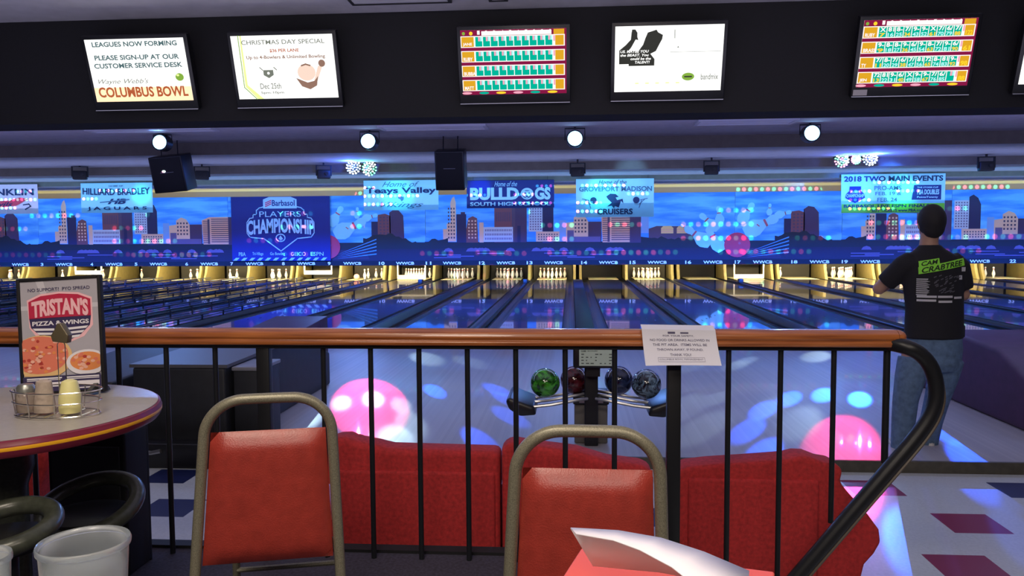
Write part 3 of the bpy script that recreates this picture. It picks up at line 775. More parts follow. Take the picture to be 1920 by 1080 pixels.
def d_frank(g, w, h):
    text(g, '-FRANKLIN', -w*0.95, w*0.9, h*0.25, h*0.7, YO, 1, 0.02)
    g.poly([(-w*0.9, -h*0.5), (-w*0.5, -h*0.15), (w*0.2, -h*0.1), (w*0.5, h*0.1), (w*0.75, 0), (w*0.4, -h*0.45), (-w*0.2, -h*0.6)], YO, 6)
    text(g, 'Devils', -w*0.5, w*0.3, -h*0.5, -h*0.2, YO-0.004, 1, 0.02, 0.4)
    g.line([(w*0.6, -h*0.4), (w*0.75, -h*0.35), (w*0.8, -h*0.5), (w*0.65, -h*0.7)], 0.03, YO, 1)
def d_teays(g, w, h):
    text(g, 'Home of', -w*0.5, w*0.5, h*0.56, h*0.92, YO, 4, 0.0, 0.5)
    text(g, 'Teays Valley', -w*0.94, w*0.94, h*0.02, h*0.52, YO, 1, 0.03)
    g.poly([(-w*0.08, -h*0.12), (w*0.0, -h*0.02), (w*0.02, -h*0.12), (w*0.09, -h*0.06), (w*0.07, -h*0.3), (w*0.02, -h*0.42), (-w*0.02, -h*0.26), (-w*0.07, -h*0.22)], YO, 4)
    text(g, 'Vikings', -w*0.55, w*0.6, -h*0.9, -h*0.46, YO, 4, 0.0, 0.5)
def d_bull(g, w, h):
    text(g, 'Home of the', -w*0.36, w*0.16, h*0.56, h*0.92, YO, 3, 0.0, 0.4)
    text(g, 'BULLD', -w*0.92, w*0.20, -h*0.42, h*0.48, YO, 3, 0.05); text(g, 'GS', w*0.56, w*0.92, -h*0.42, h*0.48, YO, 3, 0.05)
    g.disc(w*0.385, h*0.02, w*0.145, h*0.42, YO, 3); g.disc(w*0.38, -h*0.02, w*0.11, h*0.3, YO-0.004, 4)
    g.poly([(w*0.3, h*0.35), (w*0.34, h*0.2), (w*0.44, h*0.2), (w*0.48, h*0.35), (w*0.5, h*0.0), (w*0.38, -h*0.3), (w*0.27, 0)], YO-0.006, 3)
    for s in (-1, 1): g.disc(w*(0.385+0.045*s), h*0.05, w*0.02, h*0.06, YO-0.008, 2)
    g.poly([(w*0.35, -h*0.22), (w*0.385, -h*0.06), (w*0.42, -h*0.22)], YO-0.008, 2)
    text(g, 'SOUTH HIGH SCHOOL', -w*0.92, w*0.92, -h*0.84, -h*0.56, YO, 3, 0.03)
def d_grove(g, w, h):
    text(g, 'Home of the', -w*0.42, w*0.3, h*0.70, h*0.94, YO, 1, 0.0, 0.4)
    text(g, 'GROVEPORT MADISON', -w*0.92, w*0.95, h*0.34, h*0.60, YO, 4, 0.03)
    for s in (-1, 1):
        g.disc(w*0.55*s, -h*0.12, w*0.085, h*0.17, YO-0.002, 1)
        for a, dx, dz in ((0.7, 0.2, -0.16), (0.2, 0.26, -0.04), (1.2, 0.14, -0.28)):
            x, z = (w*(0.55+dx*0.75)*s, h*(dz-0.04)); cx, cz = math.cos(a)*w*0.09*s, math.sin(a)*h*0.2
            g.line([(x-cx, z-cz), (x+cx*0.3, z+cz*0.3)], 0.045, YO-0.001*(2+dx*10), 3); g.line([(x-cx, z-cz), (x+cx, z+cz)], 0.02, YO-0.006, 4)
    g.poly([(-w*0.2, -h*0.45), (-w*0.08, -h*0.25), (-w*0.18, -h*0.05), (-w*0.22, h*0.08), (-w*0.12, h*0.22), (w*0.02, h*0.2), (w*0.1, h*0.05), (w*0.02, h*0.02), (w*0.06, -h*0.12), (w*0.2, -h*0.05), (w*0.22, -h*0.3),
            (w*0.16, -h*0.15), (w*0.1, -h*0.5), (w*0.0, -h*0.42), (-w*0.02, -h*0.55), (-w*0.08, -h*0.4)], YO-0.003, 1)
    text(g, 'CRUISERS', -w*0.46, w*0.46, -h*0.86, -h*0.56, YO, 1, 0.03)
def d_events(g, w, h):
    text(g, '2018 TWO MAIN EVENTS', -w*0.95, w*0.95, h*0.62, h*0.90, YO, 1, 0.03)
    g.poly([(-w*0.9, -h*0.18), (-w*0.88, h*0.05), (-w*0.75, h*0.05), (-w*0.72, h*0.32), (-w*0.68, h*0.25), (-w*0.72, 0.0)], YO, 2)
    g.poly([(-w*0.84, h*0.38), (-w*0.84, h*0.16), (-w*0.9, h*0.0), (-w*0.92, -h*0.2), (-w*0.73, -h*0.46), (-w*0.54, -h*0.2), (-w*0.56, 0), (-w*0.62, h*0.16), (-w*0.62, h*0.38)], YO-0.002, 2)
    text(g, 'PLAYERS', -w*0.82, -w*0.64, h*0.04, h*0.16, YO-0.005, 3, 0.02); text(g, 'CHAMPIONSHIP', -w*0.90, -w*0.56, -h*0.18, h*0.0, YO-0.005, 3, 0.02)
    text(g, 'PRO-AMS', -w*0.36, w*0.16, h*0.18, h*0.40, YO, 4, 0.01); text(g, 'FEB. 19 &', -w*0.34, w*0.16, -h*0.08, h*0.10, YO, 4, 0.01); text(g, 'FEB. 24', -w*0.3, w*0.08, -h*0.4, -h*0.2, YO, 4, 0.01)
    g.poly([(w*0.36, -h*0.32), (w*0.40, h*0.42), (w*0.92, h*0.42), (w*0.92, -h*0.32)], YO, 2)
    text(g, 'PBA DOUBLES', w*0.46, w*0.88, -h*0.06, h*0.2, YO-0.004, 3, 0.03, 0.1); text(g, 'THE STORM CUP', w*0.46, w*0.86, h*0.26, h*0.34, YO-0.004, 3, 0.02); text(g, 'PointsTwenty', w*0.46, w*0.86, -h*0.26, -h*0.14, YO-0.004, 3, 0.02)
    g.rect(-w*0.99, w*0.99, -h*0.96, -h*0.5, YO, 5)
    text(g, 'BARBASOL LIVE ESPN FINALS', -w*0.95, w*0.7, -h*0.70, -h*0.54, YO-0.004, 1, 0.03); text(g, 'BUY TICKETS www.PBA.com', -w*0.4, w*0.6, -h*0.92, -h*0.77, YO-0.004, 1, 0.03)
def d_champ(g, w, h):
    def O(pts, m, wd, y): g.line([(x*w, z*h) for x, z in pts], wd, y, m, True)
    O([(-.30,.62),(-.30,.56),(-.42,.52),(-.48,.45),(-.48,.33),(-.55,.33),(-.55,.24),(-.62,.22),(-.68,.1),(-.68,-.2),(-.62,-.32),(-.34,-.36),(0,-.72),(.34,-.36),(.62,-.32),(.68,-.2),(.68,.1),(.62,.22),(.55,.24),(.55,.33),(.48,.33),(.48,.45),(.42,.52),(.30,.56),(.30,.62)], 3, 0.035, YO)
    g.poly([(-w*.34, h*.5), (-w*.34, h*.76), (-w*.22, h*.83), (w*.22, h*.83), (w*.34, h*.76), (w*.34, h*.5)], YO-0.004, 3)
    for i in range(3): g.line([(-w*.29, h*(.66-i*.05)), (-w*.18, h*(.73-i*.05))], 0.035, YO-0.008, 6)
    text(g, 'Barbasol', -w*.16, w*.3, h*.57, h*.74, YO-0.008, 2, 0.02)
    text(g, 'PLAYERS', -w*.42, w*.42, h*.26, h*.42, YO-0.004, 3, 0.0)
    text(g, 'CHAMPIONSHIP', -w*.68, w*.68, -h*.2, h*.22, YO-0.006, 3, 0.04, 0, arch(0.06))
    g.disc(0, -h*.34, w*.1, h*.12, YO-0.008, 3, 20); g.disc(0, -h*.34, w*.08, h*.09, YO-0.01, 2, 20); g.poly([(-w*.04,-h*.36),(0,-h*.27),(w*.05,-h*.37),(0,-h*.42)], YO-0.012, 3)
    for s, x0, x1 in (('PBA', -.86, -.72), ('Tri-Village', -.58, -.36), ('Go Bowling', -.22, .08), ('GEICO', .2, .5), ('ESPN', .6, .86)):
        text(g, s, w*x0, w*x1, -h*.86, -h*.75, YO-0.004, 3, 0.01)
    n = 12
    for i in range(n):
        a = -w*0.98+i*(1.94*w/n); g.poly([(a, -h*.99), (a+w*.075, -h*.99), (a+w*.135, -h*.91), (a+w*.06, -h*.91)], YO-0.004, 3)
banner(-62, 71, 346, 401, 'white banner with a red car, cut off by the left picture edge', d_frank, c_pink)
banner(152, 286, 343, 399, 'pale blue banner with slanted initials between two dark text lines, left of the left loudspeaker', d_hill)
banner(682, 822, 338, 394, 'bright cyan banner with script lettering just left of the middle loudspeaker', d_teays)
banner(875, 1039, 338, 390, 'navy school banner with large pale letters and a bulldog face', d_bull, c_navy)
banner(1080, 1226, 335, 407, 'pale banner with a rearing horse between two ball and pin emblems', d_grove)
banner(1577, 1772, 326, 400, 'pale events banner with a green lower band behind the standing person', d_events)
banner(434, 619, 358, 489, 'large navy championship banner with a shield emblem covering a mural panel', d_champ, c_navy, Y=27.3, sag=0.005)

# ================================================================== CEILING GEAR
m_sp = mat('speaker_black', (0.006, 0.006, 0.008), 0.7, bump=0.3, bscale=200)
def speaker(px0, px1, py0, py1, roll, lab):
    Y = 16.75; c = P((px0+px1)/2, (py0+py1)/2, Y); w = (P(px1, py0, Y).x-P(px0, py0, Y).x)/2; h = (P(px0, py0, Y).z-P(px0, py1, Y).z)/2
    t = thing('loudspeaker', lab, 'loudspeaker', c, 0, 'loudspeakers hung under the lane ceiling'); t.rotation_euler = (math.radians(12), roll, 0)
    MB().prismx([(-0.25, -h), (-0.25, h), (0.25, h), (0.25, -h)], -w, w).build('cabinet', m_blackgl, t, bevel=0.02)
    MB().box(-w+0.03, w-0.03, -0.262, -0.25, -h+0.03, h-0.03).build('grille', m_sp, t, bevel=0.005)
    MB().box(-w*0.4, w*0.4, -0.268, -0.262, h*0.1, h*0.13).build('badge', mat('badge_grey', (0.2, 0.2, 0.22), 0.4), t)
    top = 3.64-c.z
    g = MB()
    for s in (-1, 1): g.tube([(s*w*0.5, 0.0, h-0.02), (s*w*0.5, 0.1, top*1.02)], 0.012, 6)
    g.build('hanging_bracket', m_metalbk, t)
speaker(294, 355, 291, 358, math.radians(-4), 'black loudspeaker hanging tilted below the leftmost blue stage lamp')
speaker(819, 873, 281, 354, 0, 'black loudspeaker hanging between the cyan banner and the navy bulldog banner')

m_lens = emi('par_lens', (0.30, 0.62, 1.0), 5.0)
def par(px, py, lab):
    c = P(px, py, 15.6)
    t = thing('stage_lamp', lab, 'stage lamp', c, 0, 'blue stage lamps facing the seats')
    tl = math.radians(8)
    g = MB(); g.tube([(0, -0.12, 0), (0, 0.10, 0), (0, 0.16, 0)], [0.165, 0.165, 0.09], 20); g.build('housing', m_metalbk, t)
    g = MB()
    g.poly([(0.14*math.cos(2*PI*i/20), 0.14*math.sin(2*PI*i/20)) for i in range(20)], -0.124); g.build('lens', m_lens, t)
    top = 3.66-c.z
    g = MB(); g.tube([(-0.19, 0, -0.02), (-0.19, 0, max(0.03, top-0.03)), (0.19, 0, max(0.03, top-0.03)), (0.19, 0, -0.02)], 0.012, 6); g.tube([(0, 0, max(0.02, top-0.03)), (0, 0, top)], 0.02, 6); g.build('yoke', m_metalbk, t)
    l = spot('stage_lamp_beam', (c.x, 15.42, c.z), (c.x*0.5, 2.0, 0.2), 60, 260, (0.16, 0.36, 1.0), 0.9, 0.1)
    return t
par(305, 268, 'leftmost of the blue-white round stage lamps under the ceiling')
par(693, 266, 'blue-white round stage lamp above the blue and green effect light pair')
par(1078, 261, 'blue-white round stage lamp between the two middle ceiling light panels')
par(1519, 251, 'rightmost blue-white round stage lamp, left of the brightest effect light')

LEDC = {'w': emi('led_white', (0.85, 0.95, 1.0), 7), 'g': emi('led_green', (0.15, 1.0, 0.45), 5), 'b': emi('led_blue', (0.25, 0.4, 1.0), 6), 'r': emi('led_pink', (1.0, 0.3, 0.6), 5)}
LM = [LEDC[k] for k in 'wgbr']
def effect(px, py, lab, mix, rad=0.17, glow=(0.03, 0.10, 1.0), power=30):
    c = P(px, py, 19.4)
    t = thing('effect_light', lab, 'effect light', c, 0, 'round multi-beam effect lights')
    g = MB(); g.ball((0, 0.02, 0), rad*0.97, 24, sy=0.7); g.build('dome', m_blackgl, t, smooth=True)
    g = MB(); k = 0; rr = random.Random(int(px))
    for ring, n in ((0, 1), (0.36, 6), (0.7, 12), (0.97, 14)):
        for i in range(n):
            a = 2*PI*i/n+ring*2; x, z = rad*ring*math.cos(a), rad*ring*math.sin(a)
            yy = 0.02-math.sqrt(max(0.0, 1-min(1, ring)**2))*rad*0.68-0.012
            g.lathe([(0.0, -0.02), (0.021, -0.012), (0.023, 0), (0.021, 0.012), (0, 0.02)], (x, yy, z), 8, mi=rr.choice(mix), cap=False)
    g.build('led_lenses', LM, t)
    top = (3.40-c.z)
    g = MB(); g.tube([(0, 0.1, 0.05), (0, 0.2, top)], 0.02, 8); g.box(-0.1, 0.1, 0.08, 0.3, top-0.03, top); g.build('mount', m_metalbk, t)
    pl = bpy.data.lights.new('effect_glow', 'POINT'); pl.energy = power; pl.color = glow; pl.shadow_soft_size = 0.03
    o = bpy.data.objects.new('effect_glow', pl); COL.objects.link(o); o.location = (c.x, 19.0, c.z)
effect(663, 313, 'blue multi-beam effect light, left one of the pair left of the middle loudspeaker', [0, 0, 2], glow=(0.03, 0.10, 1.0), power=60)
effect(693, 316, 'greenish multi-beam effect light, right one of the pair left of the middle loudspeaker', [0, 0, 1], glow=(0.05, 0.8, 0.5), power=6)
effect(1578, 301, 'smaller multi-beam effect light left of the brightest one above the events banner', [0, 0, 1, 3], rad=0.155, power=20)
effect(1605, 299, 'dim pinkish multi-beam effect light touching the brightest one', [0, 3, 1], rad=0.10, power=10)
effect(1631, 297, 'brightest multi-beam effect light above the events banner', [0, 0, 0, 2], rad=0.16, power=130)

m_scan = mat('scanner_black', (0.008, 0.008, 0.01), 0.5)
for i, (px, py, what) in enumerate(((150, 328, 'above the slanted initials banner'), (379, 328, 'right of the tilted loudspeaker'), (607, 326, 'above the right end of the shield banner'),
                             (1083, 322, 'above the horse banner'), (1334, 318, 'between horse and events banners'), (1849, 311, 'right of the standing person'))):
    c = P(px, py, 19.4)
    t = thing('laser_projector', 'small black dot projector under the ceiling, %s' % what, 'projector', c, (0.4 if px < 900 else -0.1), 'black dot projectors along the last ceiling drop')
    MB().box(-0.16, 0.16, -0.1, 0.1, -0.12, 0.1).build('housing', m_scan, t, bevel=0.03)
    g = MB(); g.tube([(0.06, -0.1, 0.0), (0.06, -0.13, 0.0)], 0.04, 12); g.build('knob', m_blackgl, t)
    g = MB(); g.box(-0.19, -0.16, -0.03, 0.03, -0.05, 0.2); g.box(0.16, 0.19, -0.03, 0.03, -0.05, 0.2); g.box(-0.19, 0.19, -0.03, 0.03, 0.19, 0.21); g.box(-0.02, 0.02, -0.02, 0.02, 0.20, 3.40-c.z); g.build('yoke', m_scan, t)

# dotted projections: real spot lamps with a grid gobo
def gobo(name, loc, target, deg, power, seed):
    o = spot(name, loc, target, deg, power, (1, 1, 1), 0.05, 0.004)
    l = o.data; l.use_nodes = True; nt = l.node_tree; em = nt.nodes['Emission']
    tc = nt.nodes.new('ShaderNodeTexCoord'); sp = nt.nodes.new('ShaderNodeSeparateXYZ'); nt.links.new(tc.outputs['Normal'], sp.inputs[0])
    def mth(op, a, bb=None):
        n = nt.nodes.new('ShaderNodeMath'); n.operation = op
        for i, x in enumerate((a, bb)):
            if x is None: continue
            if isinstance(x, (int, float)): n.inputs[i].default_value = x
            else: nt.links.new(x, n.inputs[i])
        return n.outputs[0]
    az = mth('ABSOLUTE', sp.outputs[2])
    u = mth('DIVIDE', mth('DIVIDE', sp.outputs[0], az), 0.0225); v = mth('DIVIDE', mth('DIVIDE', sp.outputs[1], az), 0.042)
    fu = mth('SUBTRACT', mth('FRACT', u), 0.5); fv = mth('MULTIPLY', mth('SUBTRACT', mth('FRACT', v), 0.5), 0.042/0.0225)
    d = mth('SQRT', mth('ADD', mth('MULTIPLY', fu, fu), mth('MULTIPLY', fv, fv)))
    cu = mth('FLOOR', u); cv = mth('FLOOR', v)
    wn = nt.nodes.new('ShaderNodeTexWhiteNoise'); cb = nt.nodes.new('ShaderNodeCombineXYZ')
    nt.links.new(mth('FLOOR', mth('DIVIDE', cu, 5)), cb.inputs[0]); nt.links.new(cv, cb.inputs[1]); cb.inputs[2].default_value = seed
    nt.links.new(cb.outputs[0], wn.inputs['Vector'])
    on = mth('MULTIPLY', mth('LESS_THAN', d, 0.34), mth('GREATER_THAN', wn.outputs[0], 0.55))
    on = mth('MULTIPLY', on, mth('LESS_THAN', mth('DIVIDE', sp.outputs[1], az), 0.118))
    par_ = mth('LESS_THAN', mth('FLOORED_MODULO', cu, 2), 0.5)
    mx = nt.nodes.new('ShaderNodeMix'); mx.data_type = 'RGBA'; nt.links.new(par_, mx.inputs[0])
    mx.inputs[6].default_value = (1.0, 0.17, 0.34, 1); mx.inputs[7].default_value = (0.08, 0.75, 0.5, 1)
    nt.links.new(mx.outputs[2], em.inputs[0]); nt.links.new(on, em.inputs[1])
for px, py, col, pw, dg in ((745, 366, (0.0, 0.55, 1.0), 1000, 16), (1125, 365, (0.0, 0.75, 0.9), 1000, 15), (265, 365, (0.0, 0.7, 0.9), 900, 10), (1690, 360, (0.0, 0.75, 1.0), 1000, 15), (1600, 350, (0.02, 0.15, 1.0), 2600, 22),
                           (900, 352, (0.02, 0.1, 1.0), 1800, 10), (1160, 330, (0.2, 0.5, 1.0), 300, 24)):
    q = P(px, py, 21.88); spot('banner_spot', (q.x+0.4, 17.6, 3.0), q, dg, pw, col, 0.9, 0.05)
for i, x in enumerate((-17.2, -12.9, -8.6, -4.3, 0.1, 4.6, 9.0, 13.2)):
    gobo('dot_projection', (x, 16.4, 3.0), (x+0.3, 27.4, 1.7), 38, 9000, i*3.7)
# ================================================================== APPROACH AREA
# floor pools of light from the effect lights
srcL = P(663, 313, 19.2); srcR = P(1624, 297, 19.2)
def pool(px, py, wpx, col, power, src=None, blend=0.5, z=0.0):
    t = PZ(px, py, z); d = max(1.0, t.y); rad = wpx/2/FPX*d
    s = src if src is not None else srcL
    dist = (t-s).length
    spot('effect_beam', s, t, max(1.0, math.degrees(2*math.atan(rad/dist))), power, col, blend, 0.02)
pool(692, 752, 150, (1.0, 0.03, 0.16), 3800, srcL, 0.25)
pool(1578, 838, 150, (1.0, 0.03, 0.16), 3400, srcR, 0.35)
for px, py, w, src, pw in ((640, 755, 46, srcL, 1100), (700, 748, 50, srcL, 1400), (752, 760, 44, srcL, 1000), (770, 795, 70, srcL, 900), (585, 778, 60, srcL, 1300), (560, 800, 80, srcL, 900),
                      (745, 832, 90, srcL, 1800), (800, 672, 70, srcL, 900), (880, 678, 60, srcL, 700),
                      (1290, 752, 52, srcR, 1500), (1340, 748, 50, srcR, 1300), (1285, 775, 50, srcR, 1000), (1320, 800, 90, srcR, 1300), (1380, 685, 46, srcR, 1300), (1400, 676, 40, srcR, 900), (1290, 690, 50, srcR, 900), (1500, 790, 90, srcR, 500), (1450, 760, 70, srcR, 500), (1530, 668, 60, srcR, 500)):
    pool(px, py, w, (0.62, 0.88, 1.0), pw*1.9, src, 0.7)
for px, py, w, src in ((900, 828, 46, srcL), (955, 780, 38, srcL), (950, 748, 30, srcL), (815, 733, 30, srcL), (930, 730, 34, srcL), (1402, 806, 42, srcR), (1432, 768, 34, srcR), (1480, 747, 30, srcR), (1430, 853, 34, srcR),
                       (1612, 748, 30, srcR), (1543, 740, 26, srcR), (1775, 808, 46, srcR), (1812, 856, 46, srcR), (500, 700, 60, srcL)):
    pool(px, py, w, (0.01, 0.09, 1.0), 20000, src, 0.35)
for px, py, w, src in ((1860, 905, 90, srcR), (1700, 1010, 60, srcR), (1910, 1008, 40, srcR)):
    pool(px, py, w, (0.02, 0.14, 1.0), 7000, src, 0.6, -0.08)
# wider soft colour washes on the approach
for px, py, w, c, pw in ((850, 700, 230, (0.02, 0.5, 1.0), 120), (940, 690, 200, (0.02, 0.2, 1.0), 160), (1330, 700, 220, (0.02, 0.6, 1.0), 130), (1480, 720, 240, (0.15, 0.4, 1.0), 110), (290, 680, 240, (0.03, 0.3, 1.0), 260), (20, 690, 240, (0.03, 0.2, 1.0), 200),
                         (1640, 930, 260, (1.0, 0.1, 0.25), 60), (640, 690, 260, (0.2, 0.35, 1.0), 100), (900, 760, 240, (0.05, 0.4, 1.0), 100), (1690, 960, 180, (0.15, 0.25, 1.0), 200)):
    pool(px, py, w, c, pw*3.0, srcL if px < 1000 else srcR, 1.0)

# ---------------------------------------------------------------- bowling balls and centre ball rack
def marble(name, c1, c2, scale=9):
    m = bpy.data.materials.new(name); m.use_nodes = True; nt = m.node_tree; bb = nt.nodes['Principled BSDF']
    bb.inputs['Roughness'].default_value = 0.12; bb.inputs['Coat Weight'].default_value = 0.6
    tc = nt.nodes.new('ShaderNodeTexCoord'); w = nt.nodes.new('ShaderNodeTexNoise'); w.inputs['Scale'].default_value = scale; w.inputs['Distortion'].default_value = 2.5; w.inputs['Detail'].default_value = 5
    nt.links.new(tc.outputs['Object'], w.inputs['Vector']); rp = nt.nodes.new('ShaderNodeValToRGB')
    rp.color_ramp.elements[0].color = (*c1, 1); rp.color_ramp.elements[1].color = (*c2, 1); rp.color_ramp.elements[0].position = 0.42; rp.color_ramp.elements[1].position = 0.72
    nt.links.new(w.outputs[0], rp.inputs[0]); nt.links.new(rp.outputs[0], bb.inputs['Base Color']); return m
XR0 = 0.19; YR0 = 5.98
balls = [((1022, 718, 5.86), marble('ball_green', (0.01, 0.05, 0.01), (0.10, 0.60, 0.04)), 'green marbled bowling ball, leftmost on the ball rack'),
         ((1077, 713, 6.10), marble('ball_maroon', (0.03, 0.004, 0.006), (0.16, 0.02, 0.03)), 'dark maroon bowling ball beside the green one on the rack'),
         ((1160, 713, 6.10), marble('ball_navy', (0.008, 0.01, 0.03), (0.03, 0.05, 0.14)), 'dark navy bowling ball right of the rack post'),
         ((1212, 720, 5.86), marble('ball_swirl', (0.004, 0.006, 0.015), (0.25, 0.4, 0.55), 14), 'black and pale blue swirled bowling ball, rightmost on the rack')]
for (px, py, Y), m, lab in balls:
    o = MB().ball((0, 0, 0), 0.109, 32).build('bowling_ball', m, None, smooth=True); o.location = P(px, py, Y); tag(o, lab, 'bowling ball', 'bowling balls on the centre rack')
m_steel = mat('steel', (0.4, 0.4, 0.42), 0.3, 0.9)
t = thing('ball_rack', 'black ball rack with silver rails and grey pedestal behind the railing', 'ball rack', (XR0-0.04, YR0, 0))
ox = XR0-0.04; zc0 = P(1117, 738, YR0).z
def L(px, py, Y): p = P(px, py, Y); return (p.x-ox, Y-YR0, p.z)
MB().box(-0.125, 0.125, 0.02, 0.30, 0.0, 0.30).build('pedestal', mat('pedestal_grey', (0.13, 0.125, 0.12), 0.6), t, bevel=0.01)
MB().box(-0.135, 0.135, 0.0, 0.32, 0.30, 0.37).build('pedestal_head', m_blackgl, t, bevel=0.01)
MB().box(-0.05, 0.05, -0.06, 0.02, 0.0, 0.66).build('post', m_metalbk, t, bevel=0.008)
for s in (-1, 1):
    for yy in (-0.21, -0.03, 0.12):
        g = MB(); g.tube([(s*0.03, yy+0.05, zc0-0.005), (s*0.12, yy, zc0-0.01), (s*0.30, yy, zc0-0.045), (s*0.47, yy, zc0-0.065)], 0.012, 8); g.build('rail', m_steel, t, smooth=True)
    g = MB(); g.prism([(s*0.42, zc0-0.05), (s*0.60, zc0+0.02), (s*0.625, zc0-0.01), (s*0.60, zc0-0.07), (s*0.52, zc0-0.12), (s*0.40, zc0-0.11)], -0.27, 0.2); g.build('end_stop', m_blackgl, t, bevel=0.02)
    MB().box(s*0.07-0.02, s*0.07+0.02, -0.03, 0.0, 0.32, 0.35).build('bolt', m_steel, t)
# score console
t = thing('score_console', 'black score console box with a pale printed instruction label', 'console', (XR0-0.03, 5.78, 0.69))
zt = P(1120, 641, 5.7).z-0.69; zb = P(1120, 692, 5.7).z-0.69
MB().box(-0.145, 0.145, -0.06, 0.12, zb, zt).build('body', m_blackgl, t, bevel=0.015)
a0 = P(1086, 654, 5.7); a1 = P(1149, 687, 5.7); lx0, lx1 = a0.x-XR0+0.03, a1.x-XR0+0.03; lz1, lz0 = a0.z-0.69, a1.z-0.69
s = MB().rect(lx0, lx1, lz0, lz1, -0.063).build('label_plate', mat('label_paper', (0.55, 0.68, 0.58), 0.6), t)
g = MB(); rr = random.Random(5)
text(g, 'GAME', lx0+0.012, lx0+0.05, lz1-0.025, lz1-0.012, -0.065); text(g, 'BOWLERS', lx0+0.06, lx0+0.13, lz1-0.022, lz1-0.014, -0.065)
for r in range(4):
    for i in range(7):
        x = lx0+0.015+i*0.033
        if rr.random() < 0.75: g.rect(x, x+rr.uniform(0.008, 0.024), lz1-0.045-r*0.022, lz1-0.038-r*0.022, -0.065)
g.build('lettering', mat('label_ink', (0.1, 0.13, 0.12), 0.6), s)
MB().box(-0.05, 0.05, 0.0, 0.06, -0.14, zb).build('neck', m_metalbk, t)

# ---------------------------------------------------------------- dark furniture on the approach, left and right
m_dk = mat('dark_laminate', (0.018, 0.02, 0.024), 0.55, noise=0.2, nscale=12)
m_pl = mat('purple_laminate', (0.055, 0.02, 0.06), 0.55, noise=0.15, nscale=10)
t = thing('seating_divider', 'long dark divider wall left of the first railing post, running towards the lanes', 'divider', (-2.9, 5.75, 0))
pe = [(0.0, 0.0), (0.0, 0.60), (1.8, 0.62), (2.6, 0.34), (2.6, 0.0)]
MB().prismx(pe, -0.40, 0.32).build('body', m_dk, t, bevel=0.02)
MB().prismx([(0.0, 0.60), (1.8, 0.62), (1.8, 0.645), (0.0, 0.625)], -0.42, 0.34).build('top_edge', mat('edge_grey', (0.10, 0.10, 0.11), 0.5), t)
MB().prismx([(2.6, 0.0), (2.6, 0.52), (3.9, 0.60), (3.9, 0.0)], -0.75, -0.1).build('end_panel', m_pl, t, bevel=0.01)
t = thing('ball_return_hood', 'purple-black ball return hood at the right edge behind the person', 'ball return', (3.45, 5.75, 0))
MB().prismx([(0.75, 0.0), (0.75, 0.42), (1.2, 0.6), (2.1, 0.66), (3.1, 0.5), (3.1, 0.0)], 0.12, 0.85).build('hood', m_pl, t, bevel=0.04)
MB().prismx([(-0.05, 0.0), (-0.05, 0.44), (0.74, 0.62), (0.74, 0.0)], 0.62, 1.4).build('front_box', m_dk, t, bevel=0.02)
t = thing('ball_return_hood', 'low dark ball return behind the table, with lit floor showing through', 'ball return', (-3.85, 5.9, 0))
MB().prismx([(0.0, 0.30), (0.0, 0.46), (2.2, 0.56), (2.2, 0.46)], -0.45, 0.3).build('hood', m_dk, t, bevel=0.02)
MB().box(-0.2, 0.1, 0.3, 0.6, 0.0, 0.32).build('pedestal', m_dk, t)
MB().box(-0.2, 0.1, 1.5, 1.8, 0.0, 0.46).build('pedestal', m_dk, t)
g = MB(); g.prism([(-0.5, 0.26), (0.02, 0.30), (-0.1, 0.18), (-0.35, 0.10), (-0.6, 0.14)], -0.2, 0.1); g.build('ball_tray', m_blackgl, t, bevel=0.01)
t = thing('bin', 'small black box with a light top edge beside the first railing post', 'bin', (-2.33, 5.8, 0))
p0 = P(437, 688, 5.8); p1 = P(487, 680, 5.8)
MB().box(p0.x+2.33, p1.x+2.33, 0.0, 0.4, 0.0, p0.z-0.03).build('body', m_dk, t, bevel=0.008)
MB().box(p0.x+2.32, p1.x+2.34, -0.01, 0.41, p0.z-0.03, p0.z).build('lid', mat('lid_grey', (0.22, 0.22, 0.24), 0.4), t, bevel=0.008)
t = thing('floor_rail', 'low black floor box with a shiny hinge at the edge of the approach', 'box', (-3.1, 5.45, 0))
q = P(245, 806, 5.6).z
MB().box(-0.9, 0.95, 0.0, 0.14, -0.0795, 0.10).build('body', m_blackgl, t, bevel=0.01)
g = MB(); g.tube([(0.02, -0.012, 0.045), (0.10, -0.012, 0.035), (0.17, -0.012, 0.05)], 0.016, 8); g.build('hinge', m_steel, t)

# ---------------------------------------------------------------- red pit seating
m_sofa = mat('red_fabric', (0.42, 0.022, 0.025), 0.9, noise=0.25, nscale=60, bump=0.5, bscale=220)
m_sofad = mat('red_fabric_seam', (0.25, 0.015, 0.018), 0.9)
YS = 3.45
def sofa(outline, lab, panel, yflare=0.0):
    pts = [P(px, py, YS) for px, py in outline]; x0 = min(p.x for p in pts); x1 = max(p.x for p in pts); cx = (x0+x1)/2
    t = thing('pit_sofa', lab, 'sofa', (cx, YS, -0.08), 0, 'red upholstered seats facing the lanes')
    prof = [(p.x-cx, p.z+0.08) for p in pts]
    g = MB(); g.prism(prof, 0.0, 0.16); g.build('backrest', m_sofa, t, bevel=0.03)
    a, c, zz0, zz1 = panel; pa = P(a, zz0, YS); pb = P(c, zz1, YS)
    g = MB(); g.box(pa.x-cx, pb.x-cx, -0.018, 0.02, pb.z+0.08, pa.z+0.08); g.build('back_panel', m_sofa, t, bevel=0.014)
    g = MB(); g.box(pa.x-cx, pb.x-cx, 0.15, 0.68, 0.02, 0.36); g.build('seat_base', m_sofa, t, bevel=0.04)
    g = MB(); g.box(pa.x-cx+0.02, pb.x-cx-0.02, 0.17, 0.70, 0.36, 0.46); g.build('seat_cushion', m_sofa, t, bevel=0.04)
    for s in (pa.x-cx+0.06, pb.x-cx-0.06): MB().box(s-0.03, s+0.03, 0.05, 0.6, 0.0, 0.03).build('foot', m_black, t)
    return t
